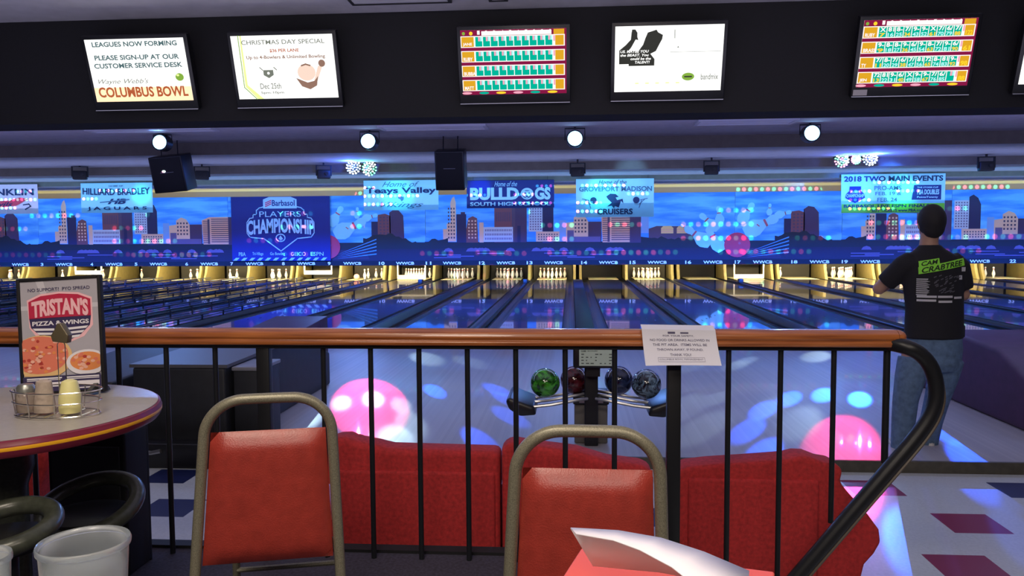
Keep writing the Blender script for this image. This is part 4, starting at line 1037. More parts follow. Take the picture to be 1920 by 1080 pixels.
sofa([(560, 1180), (560, 850), (600, 832), (627, 823), (645, 822), (668, 830), (700, 836), (728, 843), (830, 846), (936, 849), (938, 1180)], 'red upholstered seat behind the railing, between the two banquet chairs', (632, 930, 880, 1150))
sofa([(942, 1180), (940, 845), (947, 834), (965, 832), (1000, 838), (1080, 848), (1140, 866), (1200, 874), (1222, 882), (1226, 900), (1226, 1180)], 'red upholstered seat behind the right banquet chair back', (955, 1215, 884, 1150))
sofa([(1262, 1180), (1262, 888), (1290, 877), (1335, 872), (1400, 868), (1480, 862), (1500, 857), (1520, 858), (1545, 868), (1572, 872), (1582, 884), (1576, 905), (1592, 925), (1628, 965), (1650, 995), (1653, 1018), (1640, 1040), (1622, 1060), (1612, 1100), (1612, 1180)], 'red upholstered seat with a flared side at the right end of the row', (1290, 1530, 895, 1150))
sofa([(-60, 1180), (-60, 848), (0, 838), (60, 836), (86, 850), (84, 880), (70, 920), (70, 1180)], 'dark red seat seen behind the round table', (-40, 60, 880, 1150))

# ---------------------------------------------------------------- railing
YR = 3.05
m_oak = None
def oak():
    m = bpy.data.materials.new('oak_rail'); m.use_nodes = True; nt = m.node_tree; bb = nt.nodes['Principled BSDF']
    bb.inputs['Roughness'].default_value = 0.28; bb.inputs['Coat Weight'].default_value = 0.4
    tc = nt.nodes.new('ShaderNodeTexCoord'); mp = nt.nodes.new('ShaderNodeMapping'); mp.inputs['Scale'].default_value = (1.2, 14, 30)
    nz = nt.nodes.new('ShaderNodeTexNoise'); nz.inputs['Scale'].default_value = 3; nz.inputs['Detail'].default_value = 6
    nt.links.new(tc.outputs['Object'], mp.inputs[0]); nt.links.new(mp.outputs[0], nz.inputs['Vector'])
    rp = nt.nodes.new('ShaderNodeValToRGB'); rp.color_ramp.elements[0].color = (0.24, 0.065, 0.02, 1); rp.color_ramp.elements[1].color = (0.52, 0.17, 0.045, 1)
    rp.color_ramp.elements[0].position = 0.3; rp.color_ramp.elements[1].position = 0.7
    nt.links.new(nz.outputs[0], rp.inputs[0]); nt.links.new(rp.outputs[0], bb.inputs['Base Color']); return m
m_oak = oak()
zt = P(960, 616, YR).z; zb = P(960, 648, YR).z
xe = P(1688, 640, YR).x
t = thing('railing', 'black metal railing with a rounded orange-brown wooden top rail', 'railing', (0, YR, ZC))
zt -= ZC; zb -= ZC; zm = (zt+zb)/2
# moulded cross-section swept along x
cs = [(-0.045, zb+0.004), (-0.050, zb+0.018), (-0.042, zb+0.026), (-0.050, zb+0.036), (-0.046, zt-0.014), (-0.028, zt-0.002), (0.0, zt), (0.028, zt-0.002), (0.046, zt-0.014), (0.050, zb+0.036), (0.042, zb+0.026), (0.050, zb+0.018), (0.045, zb+0.004)]
MB().prismx(cs, -5.4, xe-0.02).build('top_rail', m_oak, t, bevel=0.004)
g = MB(); n = len(cs); vs = []
for k, (dx, sc) in enumerate(((0.0, 1.0), (0.012, 0.97), (0.022, 0.88), (0.03, 0.7), (0.033, 0.45))):
    for y, z in cs: vs.append((xe-0.021+dx, y*sc, zm+(z-zm)*sc))
fs = [[k*n+i, k*n+(i+1) % n, (k+1)*n+(i+1) % n, (k+1)*n+i] for k in range(4) for i in range(n)]+[[4*n+i for i in range(n)][::-1]]
g.add(vs, fs); g.build('rail_end', m_oak, t, smooth=True)
MB().box(-5.4, xe-0.03, -0.02, 0.02, zb-0.012, zb+0.006).build('under_strip', m_metalbk, t)
for px in (500, 1262):
    x = P(px, 850, YR).x; g = MB(); g.box(x-0.026, x+0.026, -0.02, 0.02, 0.0, zb-0.01); g.build('post', m_metalbk, t, bevel=0.004)
for x in (-2.55, -4.1):
    g = MB(); g.box(x-0.026, x+0.026, -0.02, 0.02, 0.0, zb-0.01); g.build('post', m_metalbk, t, bevel=0.004)
bars = [P(px, 850, YR).x for px in (229, 318, 409, 610, 698, 788, 878, 968, 1060, 1152, 1364, 1461)]
bars += [-2.75+0.18*0-0.18*i for i in range(-0, 0)]
x = bars[0]-0.185
while x > -5.3:
    if min(abs(x+2.55), abs(x+4.1)) > 0.06: bars.append(x)
    x -= 0.185
m_bar = mat('bar_black', (0.02, 0.022, 0.028), 0.35, 0.4)
for x in bars:
    zl = 0.0 if x < 0.42 else -0.378; g = MB(); g.tube([(x, 0, zl), (x, 0, zb-0.01)], 0.0105, 10); g.build('bar', m_bar, t, smooth=True)
p = P(1560, 980, YR); g = MB(); g.tube([(P(1560, 850, YR).x, 0, p.z-ZC), (P(1560, 850, YR).x, 0, zb-0.01)], 0.0105, 10); g.build('bar', m_bar, t, smooth=True)
p = P(1661, 868, YR); g = MB(); g.tube([(P(1661, 750, YR).x, 0, p.z-ZC), (P(1661, 750, YR).x, 0, zb-0.01)], 0.013, 10); g.build('bar', m_bar, t, smooth=True)
# curved black handrail at the open end
path = [(1672, 646), (1700, 650), (1725, 662), (1743, 682), (1753, 708), (1757, 738), (1750, 770), (1733, 800), (1705, 836), (1660, 888), (1600, 958), (1540, 1028), (1490, 1086), (1440, 1145), (1380, 1216)]
def smoothpath(pts, it=2):
    for _ in range(it):
        q = [pts[0]]
        for a, c in zip(pts, pts[1:]):
            q += [tuple(0.75*x+0.25*y for x, y in zip(a, c)), tuple(0.25*x+0.75*y for x, y in zip(a, c))]
        pts = q+[pts[-1]]
    return pts
pp = [P(px, py, YR-0.06) for px, py in path]
pp = smoothpath([(p.x, p.y-YR+(0.06 if i == 0 else 0), p.z-ZC) for i, p in enumerate(pp)])
pp = [q for q in pp if q[2] > -0.36]
g = MB(); g.tube(pp, 0.028, 14); g.build('curved_handrail', m_metalbk, t, smooth=True)
g = MB(); g.tube([(q[0]+0.022, q[1]-0.012, q[2]-0.018) for q in pp[14:]], 0.006, 6); g.build('handrail_trim', mat('trim_brown', (0.09, 0.07, 0.055), 0.4), t, smooth=True)  # thin lighter tube drawn as the highlight along the handrail edge

# paper sign taped on the top rail
m_paper = mat('paper_white', (0.80, 0.80, 0.92), 0.8)
tl = P(1203, 617, YR-0.055); br = P(1350, 683, YR-0.075); tr = P(1341, 619, YR-0.055); bl = P(1209, 683, YR-0.075)
cx = (tl.x+tr.x)/2
t = thing('paper_sign', 'white paper notice taped over the wooden top rail', 'sign', (cx, YR-0.055, 0))
def SG(u, v):           # u 0..1 across, v 0..1 down
    x = (tl.x*(1-u)+tr.x*u)*(1-v)+(bl.x*(1-u)+br.x*u)*v-cx
    z = (tl.z*(1-u)+tr.z*u)*(1-v)+(bl.z*(1-u)+br.z*u)*v
    y = -0.004-0.05*v*v+0.010*math.sin(PI*u)*v
    return x, y, z
n = 12; vs = [SG(i/n, j/n) for j in range(n+1) for i in range(n+1)]
g = MB(); fs = [[j*(n+1)+i, (j+1)*(n+1)+i, (j+1)*(n+1)+i+1, j*(n+1)+i+1] for j in range(n) for i in range(n)]
g.add(vs, fs); g.add([(x, y+0.0008, z) for x, y, z in vs], [f[::-1] for f in fs])
zs = tl.z
g.add([(vs[0][0], vs[0][1], zs), (vs[n][0], vs[n][1], vs[n][2]), (vs[n][0], 0.05, vs[n][2]+0.012), (vs[0][0], 0.05, zs+0.012)], [[0, 1, 2, 3]])
sh = g.build('sheet', m_paper, t, smooth=True)
g = MB()
def stext(s, u0, u1, v0, v1, off=0.01):
    vs, fs = glyphs(s, off, 0); ax = min(q[0] for q in vs); bx = max(q[0] for q in vs); az = min(q[1] for q in vs); bz = max(q[1] for q in vs)
    out = []
    for q in vs:
        u = u0+(q[0]-ax)/(bx-ax)*(u1-u0); v = v1-(q[1]-az)/(bz-az)*(v1-v0); x, y, z = SG(u, v); out.append((x, y-0.0012, z))
    g.add(out, fs)
stext('FOR YOUR SAFETY,', 0.28, 0.70, 0.155, 0.21); stext('NO FOOD OR DRINKS ALLOWED IN', 0.10, 0.90, 0.27, 0.335); stext('THE PIT AREA.  ITEMS WILL BE', 0.13, 0.86, 0.40, 0.47)
stext('THROWN AWAY, IF FOUND.', 0.18, 0.80, 0.54, 0.615); stext('THANK YOU!', 0.35, 0.63, 0.68, 0.75); stext('COLUMBUS BOWL MANAGEMENT', 0.2, 0.78, 0.82, 0.86, 0.0)
def srect(u0, u1, v0, v1):
    g.add([(lambda q: (q[0], q[1]-0.0012, q[2]))(SG(u, v)) for u, v in ((u0, v1), (u1, v1), (u1, v0), (u0, v0))], [[0, 1, 2, 3]])
srect(0.35, 0.45, 0.06, 0.12); srect(0.52, 0.63, 0.07, 0.115)
srect(0.18, 0.80, 0.785, 0.79); srect(0.18, 0.80, 0.895, 0.90); srect(0.18, 0.183, 0.785, 0.90); srect(0.797, 0.80, 0.785, 0.90)
g.build('lettering', mat('ink', (0.12, 0.11, 0.2), 0.8), sh)

# ---------------------------------------------------------------- banquet chairs
m_vinyl = mat('red_vinyl', (0.36, 0.04, 0.028), 0.33, noise=0.12, nscale=30, bump=0.5, bscale=260, coat=0.35)
m_vinyl.node_tree.nodes['Principled BSDF'].inputs['Coat Roughness'].default_value = 0.35
m_gold = mat('bronze_frame', (0.25, 0.235, 0.17), 0.42, 0.35, noise=0.35, nscale=420)
def rounded(w0, w1, h0, h1, r, n=8):     # open arch: up the left leg, over, down the right
    pts = [(-w0, h0)]
    for i in range(n+1):
        a = PI-PI/2*i/n; pts.append((-(w1-r)+r*math.cos(a), h1-r+r*math.sin(a)))
    for i in range(n+1):
        a = PI/2-PI/2*i/n; pts.append(((w1-r)+r*math.cos(a), h1-r+r*math.sin(a)))
    pts.append((w0, h0)); return pts
def chair(name, lab, loc, H, wt, wb, padt, rz, shear=0.0):
    # H: top of frame above the floor, wt: half width near the top, wb: half width at pad bottom, loc at back foot line
    t = thing(name, lab, 'chair', loc, rz, 'red and bronze banquet chairs')
    lean = 0.02
    def Yl(z): return -0.0+(-lean)*max(0, z-0.42)/(H-0.42)+lean*0.6
    zb_ = 0.30
    pts = rounded(wb, wt, zb_, H, 0.105)
    sh = lambda z: shear*(H-z)/(H-0.3)
    pts = [(x+sh(z), Yl(z), z) for x, z in pts]
    lo = [(-wb-0.012+shear, Yl(0)-0.06, 0.0)]; hi = [(wb+0.012+shear, Yl(0)-0.06, 0.0)]
    g = MB(); g.tube(smoothpath([lo[0]]+pts+[hi[0]], 1), 0.0145, 12); g.build('back_frame', m_gold, t, smooth=True)
    # padded back
    z0, z1 = 0.385, padt; n = 14; mth = 14
    vs = []; fs = []
    def hw(z): return wb+(wt-wb)*(z-zb_)/(H-0.105-zb_)-0.017
    for side in (-1, 1):
        for j in range(n+1):
            v = j/n; z = z0+(z1-z0)*v
            for i in range(mth+1):
                u = -1+2*i/mth; e = max(0.0, 1-abs(u)**6)*max(0.0, 1-abs(2*v-1)**8)
                vs.append((hw(z)*u+sh(z), Yl(z)+side*0.028*e**0.5, z))
    o = (n+1)*(mth+1)
    for j in range(n):
        for i in range(mth):
            a = j*(mth+1)+i; fs.append([a, a+1, a+mth+2, a+mth+1]); fs.append([o+a, o+a+mth+1, o+a+mth+2, o+a+1])
    g = MB(); g.add(vs, fs); g.build('backrest', m_vinyl, t, smooth=True)
    g = MB(); g.box(-wb+0.045, wb-0.045, 0.05, 0.43, 0.41, 0.475); g.build('seat', m_vinyl, t, bevel=0.03)
    g = MB(); g.tube([(-wb+0.03, 0.07, 0.405), (-wb+0.035, 0.42, 0.405), (wb-0.035, 0.42, 0.405), (wb-0.03, 0.07, 0.405)], 0.0125, 10, closed=True); g.build('seat_frame', m_gold, t, smooth=True)
    for s in (-1, 1):
        g = MB(); g.tube([(s*(wb-0.035), 0.40, 0.405), (s*(wb-0.03), 0.45, 0.0)], 0.0125, 10); g.build('leg', m_gold, t, smooth=True)
    g = MB(); g.tube([(-wb+0.035, 0.42, 0.2), (wb-0.035, 0.42, 0.2)], 0.009, 8); g.build('stretcher', m_gold, t, smooth=True)
    return t
def place_chair(lab, pxl, pxr, pyt, pyp, H, wpxb, y_bot, rz=0.0, xoff=0.0, shear=0.0):
    # distance from top height
    ray_ = ray((pxl+pxr)/2, pyt); Y = (ZC+H-CAM_Z)/ray_.z*ray_.y
    l = P(pxl, pyt+60, Y); r = P(pxr, pyt+60, Y); cx = (l.x+r.x)/2
    wt = (r.x-l.x)/2-0.012
    bl = P(wpxb[0], y_bot, Y); brr = P(wpxb[1], y_bot, Y); wb = (brr.x-bl.x)/2-0.012
    padt = P((pxl+pxr)/2, pyp, Y).z-ZC
    return chair('banquet_chair', lab, (cx+xoff, Y+0.04, ZC), H, wt, wb, padt, rz, shear), Y
c1, Y1 = place_chair('red vinyl banquet chair with bronze frame, its whole back in view, left of the two', 377, 624, 751, 812, 0.84, (342, 624), 1060, 0.26, -0.006, -0.016)
c2, Y2 = place_chair('red vinyl banquet chair whose back is partly hidden by the white folded paper', 954, 1254, 815, 888, 0.84, (930, 1262), 1040, -0.02, 0.0, -0.008)

# ---------------------------------------------------------------- round table with its board and caddy
m_top = mat('table_top', (0.42, 0.39, 0.35), 0.35, noise=0.06, nscale=60)
m_mar = mat('table_edge', (0.20, 0.02, 0.045), 0.3); m_yel = mat('yellow_stripe', (0.85, 0.42, 0.02), 0.35)
TX, TY, TR_, TZ = -1.765, 2.33, 0.455, 1.04
t = thing('round_table', 'round cream-topped table with a maroon edge and yellow stripe', 'table', (TX, TY, ZC))
h = TZ-ZC
MB().lathe([(0, h-0.002), (TR_-0.012, h-0.002), (TR_-0.006, h)], n=64, cap=False).build('underlay', m_mar, t)
MB().lathe([(0, h), (TR_-0.008, h), (TR_-0.006, h-0.004)][::-1], n=72, cap=False).build('tabletop', m_top, t)
MB().lathe([(0.0, h-0.052), (TR_-0.03, h-0.052), (TR_-0.006, h-0.048), (TR_, h-0.040), (TR_+0.002, h-0.032), (TR_+0.004, h-0.028), (TR_+0.004, h-0.018), (TR_+0.002, h-0.014), (TR_-0.001, h-0.004), (TR_-0.006, h-0.001)], n=72,
           mis=[0,0,0,0,0,1,0,0,0], cap=False).build('edge_band', [m_mar, m_yel], t, smooth=True)
m_col = mat('column_green_black', (0.035, 0.04, 0.03), 0.35, noise=0.3, nscale=90)
MB().lathe([(0.16, 0), (0.15, 0.02), (0.075, 0.06), (0.065, 0.12), (0.065, 0.5), (0.085, 0.56), (0.085, h-0.06), (0.16, h-0.052)], n=32).build('pedestal', m_col, t, smooth=True)
def ring(px, py, Y, rad, rt, nm, lab, tiltx=0.12, asp=1.0):
    c = P(px, py, Y); g = MB(); pts = []
    for i in range(36):
        a = 2*PI*i/36; x, y = rad*math.cos(a), rad*asp*math.sin(a); pts.append((x, y, y*tiltx))
    return c, pts
# stools whose padded rings show under the table
m_ring = mat('vinyl_ring', (0.045, 0.05, 0.038), 0.3, noise=0.25, nscale=60)
def stool(px, py, Y, rad, rt, lab, tilt):
    c, pts = ring(px, py, Y, rad, rt, '', '', tilt)
    s = thing('swivel_stool', lab, 'stool', (c.x, c.y, ZC), 0, 'tubular stools under the round table')
    z = c.z-ZC
    g = MB(); g.tube([(x, y, z+q) for x, y, q in pts], rt, 16, closed=True); g.build('seat_ring', m_ring, s, smooth=True)
    g = MB(); g.lathe([(0.0, z-0.05), (rad*0.9, z-0.05), (rad*0.95, z-0.035), (rad*0.9, z-0.02), (0, z-0.02)], n=32, cap=False); g.build('seat_pan', m_blackgl, s, smooth=True)
    g = MB(); g.lathe([(0.14, 0), (0.13, 0.02), (0.03, 0.05), (0.03, z-0.05)], n=20); g.build('stem', m_metalbk, s, smooth=True)
stool(165, 950, 2.50, 0.150, 0.026, 'dark tubular ring stool partly behind the table pedestal', 0.35)
stool(8, 990, 1.95, 0.115, 0.025, 'smaller olive-black tubular ring stool at the left picture edge', 0.2)
# menu board
t = thing('menu_board', 'black framed menu board showing a pizza and a bowl, standing on the round table', 'menu board', (0, 0, 0))
YBd = 2.60
o = P(122, 745, YBd); zt = P(120, 519, YBd).z; wB = (P(197, 700, YBd).x-P(48, 700, YBd).x)/2; hB = zt-TZ
t.location = (o.x, YBd, TZ); t.rotation_euler = (math.radians(4), 0, 0.10)
t.rotation_euler = (math.radians(-5), math.radians(-3), 0.10)
fr = MB(); f_ = 0.011
fr.box(-wB, -wB+f_, -0.012, 0.012, 0, hB); fr.box(wB-f_, wB, -0.012, 0.012, 0, hB); fr.box(-wB+f_, wB-f_, -0.012, 0.012, hB-f_, hB); fr.box(-wB+f_, wB-f_, -0.012, 0.012, 0, f_)
fr.build('frame', m_black, t, bevel=0.003)
w = wB-f_; H = hB-f_
m_po = [mat('poster_'+n, c, 0.35) for n, c in dict(grey=(0.46,0.44,0.50), pink=(0.95,0.55,0.60), red=(0.55,0.03,0.08), dark=(0.05,0.04,0.11), white=(0.85,0.82,0.88), pizza=(0.80,0.22,0.14), crust=(0.85,0.55,0.25), orange=(0.85,0.30,0.10), pep=(0.50,0.06,0.05), cheese=(0.93,0.50,0.38), light=(0.62,0.60,0.66)).items()]
GY, PI_, RD, DK, WH_, PZ_, CR, ORG, PEP, CHE, LG = range(11)
po = MB().rect(-w, w, f_, H, -0.006).build('poster', m_po[0], t)
g = MB(); Zt = lambda v: H-(H-f_)*v; X = lambda u: -w+2*w*u
def pg(pts, m, lay): g.poly([(X(u), Zt(v)) for u, v in pts], -0.006-0.0004*lay, m)
pg([(0.2,0),(0.3,0),(0.34,0.12),(0.26,0.12)], LG, 1); pg([(0,0.22),(1,0.22),(1,0.26),(0,0.26)], LG, 1)
text(g, "NO SUPPORT?  PYO SPREAD", X(0.1), X(0.9), Zt(0.095), Zt(0.065), -0.0075, DK, 0.01)
pg([(0.08,0.17),(0.25,0.12),(0.5,0.105),(0.75,0.12),(0.92,0.17),(0.92,0.42),(0.8,0.52),(0.6,0.57),(0.4,0.57),(0.2,0.52),(0.1,0.42)], PI_, 2)
pg([(0.1,0.185),(0.26,0.137),(0.5,0.122),(0.74,0.137),(0.9,0.185),(0.9,0.34),(0.1,0.34)], RD, 3)
pg([(0.1,0.335),(0.9,0.335),(0.88,0.42),(0.76,0.50),(0.6,0.55),(0.4,0.55),(0.24,0.50),(0.12,0.42)], DK, 3)
text(g, "TRISTAN'S", X(0.14), X(0.87), Zt(0.315), Zt(0.16), -0.0082, PI_, 0.05, 0, lambda x, z: (x, z-0.9*x*x))
text(g, "PIZZA & WINGS", X(0.14), X(0.87), Zt(0.405), Zt(0.365), -0.0082, WH_, 0.03, 0)
for s in (-1, 1):
    for i in range(3):
        a = 0.5+s*0.08; c_ = 0.5+s*(0.36-0.05*i); v = 0.425+i*0.038
        pg([(a, v+0.01), (c_, v), (c_-s*0.03, v+0.022), (a, v+0.03)], WH_, 5)
pg([(0.44,0.43),(0.56,0.43),(0.58,0.52),(0.5,0.58),(0.42,0.52)], WH_, 6)
def el(u, v, ru, rv, m, lay, n=26, clip=True):
    pts = [(min(1, max(0, u+ru*math.cos(2*PI*i/n))), min(0.86, v+rv*math.sin(2*PI*i/n))) for i in range(n)]
    pg(pts, m, lay)
el(0.24, 0.69, 0.40, 0.20, CR, 7); el(0.22, 0.67, 0.37, 0.17, PZ_, 8)
rr = random.Random(3)
for i in range(60):
    a, q = rr.uniform(0, 2*PI), rr.uniform(0, 1)**0.5
    u, v = 0.22+0.35*q*math.cos(a), 0.67+0.155*q*math.sin(a)
    if u > 0.015: el(u, v, rr.uniform(0.02, 0.035), rr.uniform(0.009, 0.016), rr.choice([PEP, CHE, ORG, CHE]), 9+i % 3, 8)
el(0.83, 0.755, 0.27, 0.115, WH_, 13); el(0.83, 0.745, 0.22, 0.085, ORG, 14)
for i in range(20):
    a, q = rr.uniform(0, 2*PI), rr.uniform(0, 1)**0.5; u = 0.83+0.2*q*math.cos(a)
    if u < 0.99: el(u, 0.745+0.07*q*math.sin(a), 0.03, 0.014, rr.choice([PEP, CHE, PZ_]), 15+i % 3, 8)
pg([(0,0.862),(1,0.862),(1,1),(0,1)], DK, 18)
for u0, u1, v0, v1 in ((0.05,0.5,0.875,0.887),(0.05,0.48,0.893,0.90),(0.56,0.98,0.875,0.887),(0.56,0.98,0.893,0.90),(0.35,0.98,0.918,0.958),(0.6,0.96,0.975,0.985)): pg([(u0,v0),(u1,v0),(u1,v1),(u0,v1)], WH_, 19)
g.build('printing', m_po, po)
for s in (-1, 1):
  g = MB(); g.prismx([(-0.07, 0), (0.07, 0), (0.06, 0.012), (0.014, 0.03), (-0.014, 0.03), (-0.06, 0.012)], s*wB*0.8-0.008, s*wB*0.8+0.008)
  g.build('foot', m_col, t)
# caddy
m_wire = mat('chrome_wire', (0.8, 0.78, 0.74), 0.18, 1.0)
CY_ = 2.28; cc = P(108, 768, CY_)
t = thing('condiment_caddy', 'chrome wire condiment caddy with a tall clip holder on the round table', 'caddy', (cc.x, CY_, TZ))
rx, ry = 0.125, 0.075
def oval(z, k=1.0, n=40): return [(rx*k*math.cos(2*PI*i/n), ry*k*math.sin(2*PI*i/n), z) for i in range(n)]
g = MB()
for z in (0.006, 0.045, 0.078): g.tube(oval(z, 1.0+z), 0.0022, 6, closed=True)
for i in range(10):
    a = 2*PI*i/10; g.tube([(rx*math.cos(a), ry*math.sin(a), 0.004), (rx*1.08*math.cos(a), ry*1.08*math.sin(a), 0.08)], 0.002, 6)
for i in range(5): x = -0.09+i*0.045; q = ry*math.sqrt(1-(x/rx)**2); g.tube([(x, -q, 0.005), (x, q, 0.005)], 0.002, 6)
g.build('wire_basket', m_wire, t, smooth=True)
g = MB(); zc_ = P(118, 640, CY_).z-TZ
for s in (-1, 1): g.tube([(0.02+s*0.012, 0.0, 0.005), (0.02+s*0.012, 0.0, zc_-0.01), (0.02+s*0.006, 0.0, zc_)], 0.0015, 6)
g.build('clip_wires', m_wire, t, smooth=True)
g = MB(); g.prism([(0.0, zc_), (0.045, zc_-0.005), (0.05, zc_+0.02), (0.034, zc_+0.045), (0.028, zc_+0.055), (0.016, zc_+0.055), (0.010, zc_+0.04), (-0.005, zc_+0.018)], -0.012, 0.012); g.build('clip', mat('clip_olive', (0.16, 0.13, 0.08), 0.35, 0.4), t, bevel=0.003)
m_sh = mat('shaker_glass', (0.5, 0.42, 0.36), 0.12, trans=0.5); m_pepr = mat('pepper_flakes', (0.35, 0.08, 0.04), 0.8, noise=0.6, nscale=300)
def bx(px): return P(px, 760, CY_).x
s = thing('glass_shaker', 'glass shaker of red pepper flakes, leftmost in the wire caddy', 'shaker', (bx(50), CY_, TZ+0.009), 0)
MB().lathe([(0.0, 0), (0.028, 0.0), (0.030, 0.01), (0.030, 0.05), (0.024, 0.062)], n=20, cap=False).build('glass', m_sh, s, smooth=True)
MB().lathe([(0.0, 0.002), (0.026, 0.002), (0.026, 0.03), (0.0, 0.03)], n=20, cap=False).build('contents', m_pepr, s)
MB().lathe([(0.026, 0.062), (0.026, 0.075), (0.020, 0.084), (0, 0.085)], n=20).build('lid', mat('lid_metal', (0.35, 0.36, 0.33), 0.35, 0.7), s, smooth=True)
s = thing('napkin_bundle', 'tan paper-wrapped bundle in the middle of the wire caddy', 'napkins', (bx(84), CY_, TZ+0.009), 0)
MB().lathe([(0.0, 0), (0.032, 0.0), (0.030, 0.03), (0.025, 0.07), (0.023, 0.092), (0.012, 0.098), (0, 0.098)], n=14, sx=1, sy=0.8).build('wrapper', mat('tan_paper', (0.42, 0.34, 0.28), 0.8, noise=0.15, nscale=60), s, smooth=True)
s = thing('mustard_bottle', 'pale yellow squeeze bottle, rightmost in the wire caddy', 'bottle', (bx(132), CY_, TZ+0.009), 0)
MB().lathe([(0.0, 0), (0.030, 0.0), (0.032, 0.012), (0.031, 0.045), (0.024, 0.085), (0.021, 0.094), (0.010, 0.099), (0, 0.099)], n=22).build('bottle_body', mat('pale_yellow', (0.82, 0.76, 0.33), 0.45), s, smooth=True)

# black cabinet behind the table
a = P(95, 1000, 2.82); c_ = P(240, 1000, 2.82); zz = P(170, 812, 2.82).z
t = thing('waste_cabinet', 'black cabinet standing between the round table and the railing', 'cabinet', ((a.x+c_.x)/2, 2.82, ZC))
hw_ = (c_.x-a.x)/2
MB().box(-hw_, hw_, 0.0, 0.16, 0.0, zz-ZC).build('body', m_black, t, bevel=0.01)
MB().box(-hw_+0.02, hw_-0.02, -0.008, 0.0, 0.04, zz-ZC-0.05).build('door', m_dk, t, bevel=0.003)
MB().box(-hw_, hw_, 0.155, 0.165, 0.0, zz-ZC).build('back_panel', m_black, t)

# ---------------------------------------------------------------- foreground
TZ2 = 1.045
t = thing('dining_table', 'plain table below the picture that carries the cup and the red box', 'table', (-0.1, 0.62, ZC))
MB().box(-1.0, 0.9, -0.42, 0.52, TZ2-ZC-0.03, TZ2-ZC).build('tabletop', m_top, t, bevel=0.006)
MB().lathe([(0.3, 0), (0.28, 0.03), (0.05, 0.06), (0.05, TZ2-ZC-0.03)], n=24).build('pedestal', m_col, t, smooth=True)
m_cup = mat('cup_plastic', (0.72, 0.79, 0.84), 0.22, trans=0.85)
def cup(px, py, Y, rad, lab, inner=None):
    c = P(px, py, Y); z = c.z-TZ2
    t = thing('plastic_cup', lab, 'cup', (c.x, c.y, TZ2), 0, 'clear cups on the near table')
    k = rad/0.052
    MB().lathe([(rad*0.70, 0.0), (rad*0.93, z*0.9), (rad*0.95, z-0.004), (rad*1.0, z-0.004), (rad*1.01, z), (rad*0.985, z+0.003), (rad*0.93, z), (rad*0.91, z*0.88), (rad*0.68, 0.004), (0.0, 0.004)], n=48, cap=False).build('cup_wall', m_cup, t, smooth=True)
    MB().lathe([(0.0, 0), (rad*0.70, 0.0)], n=48, cap=False).build('cup_bottom', m_cup, t)
    if inner: MB().lathe([(rad*0.82, z*0.8), (0, z*0.8)], n=40, cap=False).build('contents', inner, t)
    return t
cup(157, 1018, 0.80, 0.0460, 'empty translucent plastic cup at the bottom of the picture')
cup(-42, 1048, 0.74, 0.030, 'white cup with pale yellow contents, cut off by the left picture edge', mat('pale_contents', (0.8, 0.75, 0.5), 0.5))
# red box and folded paper
RZ = 1.17
A = PZ(1092, 1028, RZ); B = PZ(1449, 1072, RZ); dv = (B-A).normalized(); pv = Vector((dv.y, -dv.x, 0)); wid = (B-A).length
rzb = math.atan2(dv.y, dv.x)
t = thing('carton', 'coral red carton lying under the folded white paper', 'carton', (A.x, A.y, TZ2+0.002), rzb)
m_coral = mat('coral_card', (0.80, 0.11, 0.07), 0.6)
MB().box(0, wid, -0.24, 0, 0, RZ-TZ2-0.012).build('body', m_coral, t, bevel=0.004)
MB().box(-0.002, wid+0.002, -0.242, 0.002, RZ-TZ2-0.012, RZ-TZ2-0.002).build('lid', m_coral, t, bevel=0.003)
# folded sheet: curved ridge from upper left to lower right
ridge = [((1070, 989), 0.84), ((1110, 991), 0.835), ((1160, 994), 0.83), ((1240, 1008), 0.82), ((1320, 1034), 0.81), ((1405, 1070), 0.80)]
low = [((1079, 999), 0.85), ((1094, 1030), 0.86), ((1112, 1060), 0.86), ((1190, 1068), 0.84), ((1235, 1072), 0.83), ((1290, 1082), 0.82)]
near = [((1080, 1000), 0.80), ((1150, 1012), 0.76), ((1200, 1030), 0.72), ((1260, 1062), 0.70), ((1320, 1110), 0.68), ((1400, 1160), 0.66)]
R3 = [P(p[0], p[1], y) for p, y in ridge]; L3 = [P(p[0], p[1], y) for p, y in low]; N3 = [P(p[0], p[1], y) for p, y in near]
base = R3[0].copy()
g = MB(); k = len(R3)
def strip(A_, B_):
    vs = [p-base for p in A_]+[p-base for p in B_]; return vs, [[i, i+1, k+i+1, k+i] for i in range(k-1)]
v1, f1 = strip(R3, N3); g.add(v1, [f[::-1] for f in f1]); v2, f2 = strip(R3, L3); g.add(v2, f2)
o = g.build('folded_paper', mat('paper_bright', (0.86, 0.82, 0.90), 0.7), None, smooth=True); o.location = base
sm = o.modifiers.new('solid', 'SOLIDIFY'); sm.thickness = 0.0012
tag(o, 'white sheet of paper folded up and propped on the red carton', 'paper')
# ================================================================== PERSON
YPn = 5.98
def Q(px, py, dy=0.0): p = P(px, py, YPn+dy); return p
def W2(px): return px/FPX*YPn          # pixel width -> metres
px0 = Q(1725, 850)
ORG0 = Vector((px0.x, YPn, 0))
def loc(v): return Vector(v)-ORG0
person = thing('person', 'person with short dark hair in a black printed T-shirt and jeans, seen from behind', 'person', ORG0)
m_skin = mat('skin', (0.42, 0.24, 0.17), 0.5); m_hair = mat('hair_dark', (0.010, 0.009, 0.012), 0.7, bump=0.8, bscale=300)
m_tee = mat('tee_black', (0.010, 0.010, 0.014), 0.85, bump=0.3, bscale=40); m_jean = mat('jeans_blue', (0.10, 0.17, 0.28), 0.85, noise=0.25, nscale=25, bump=0.4, bscale=200)
m_shoe = mat('shoe_white', (0.5, 0.48, 0.47), 0.5)
def limb(g, pts, n=16):       # (pos, r) chain as tube
    g.tube([loc(p) for p, r in pts], [r for p, r in pts], n)
def cap_ball(g, p, r): g.ball(loc(p), r, 16)
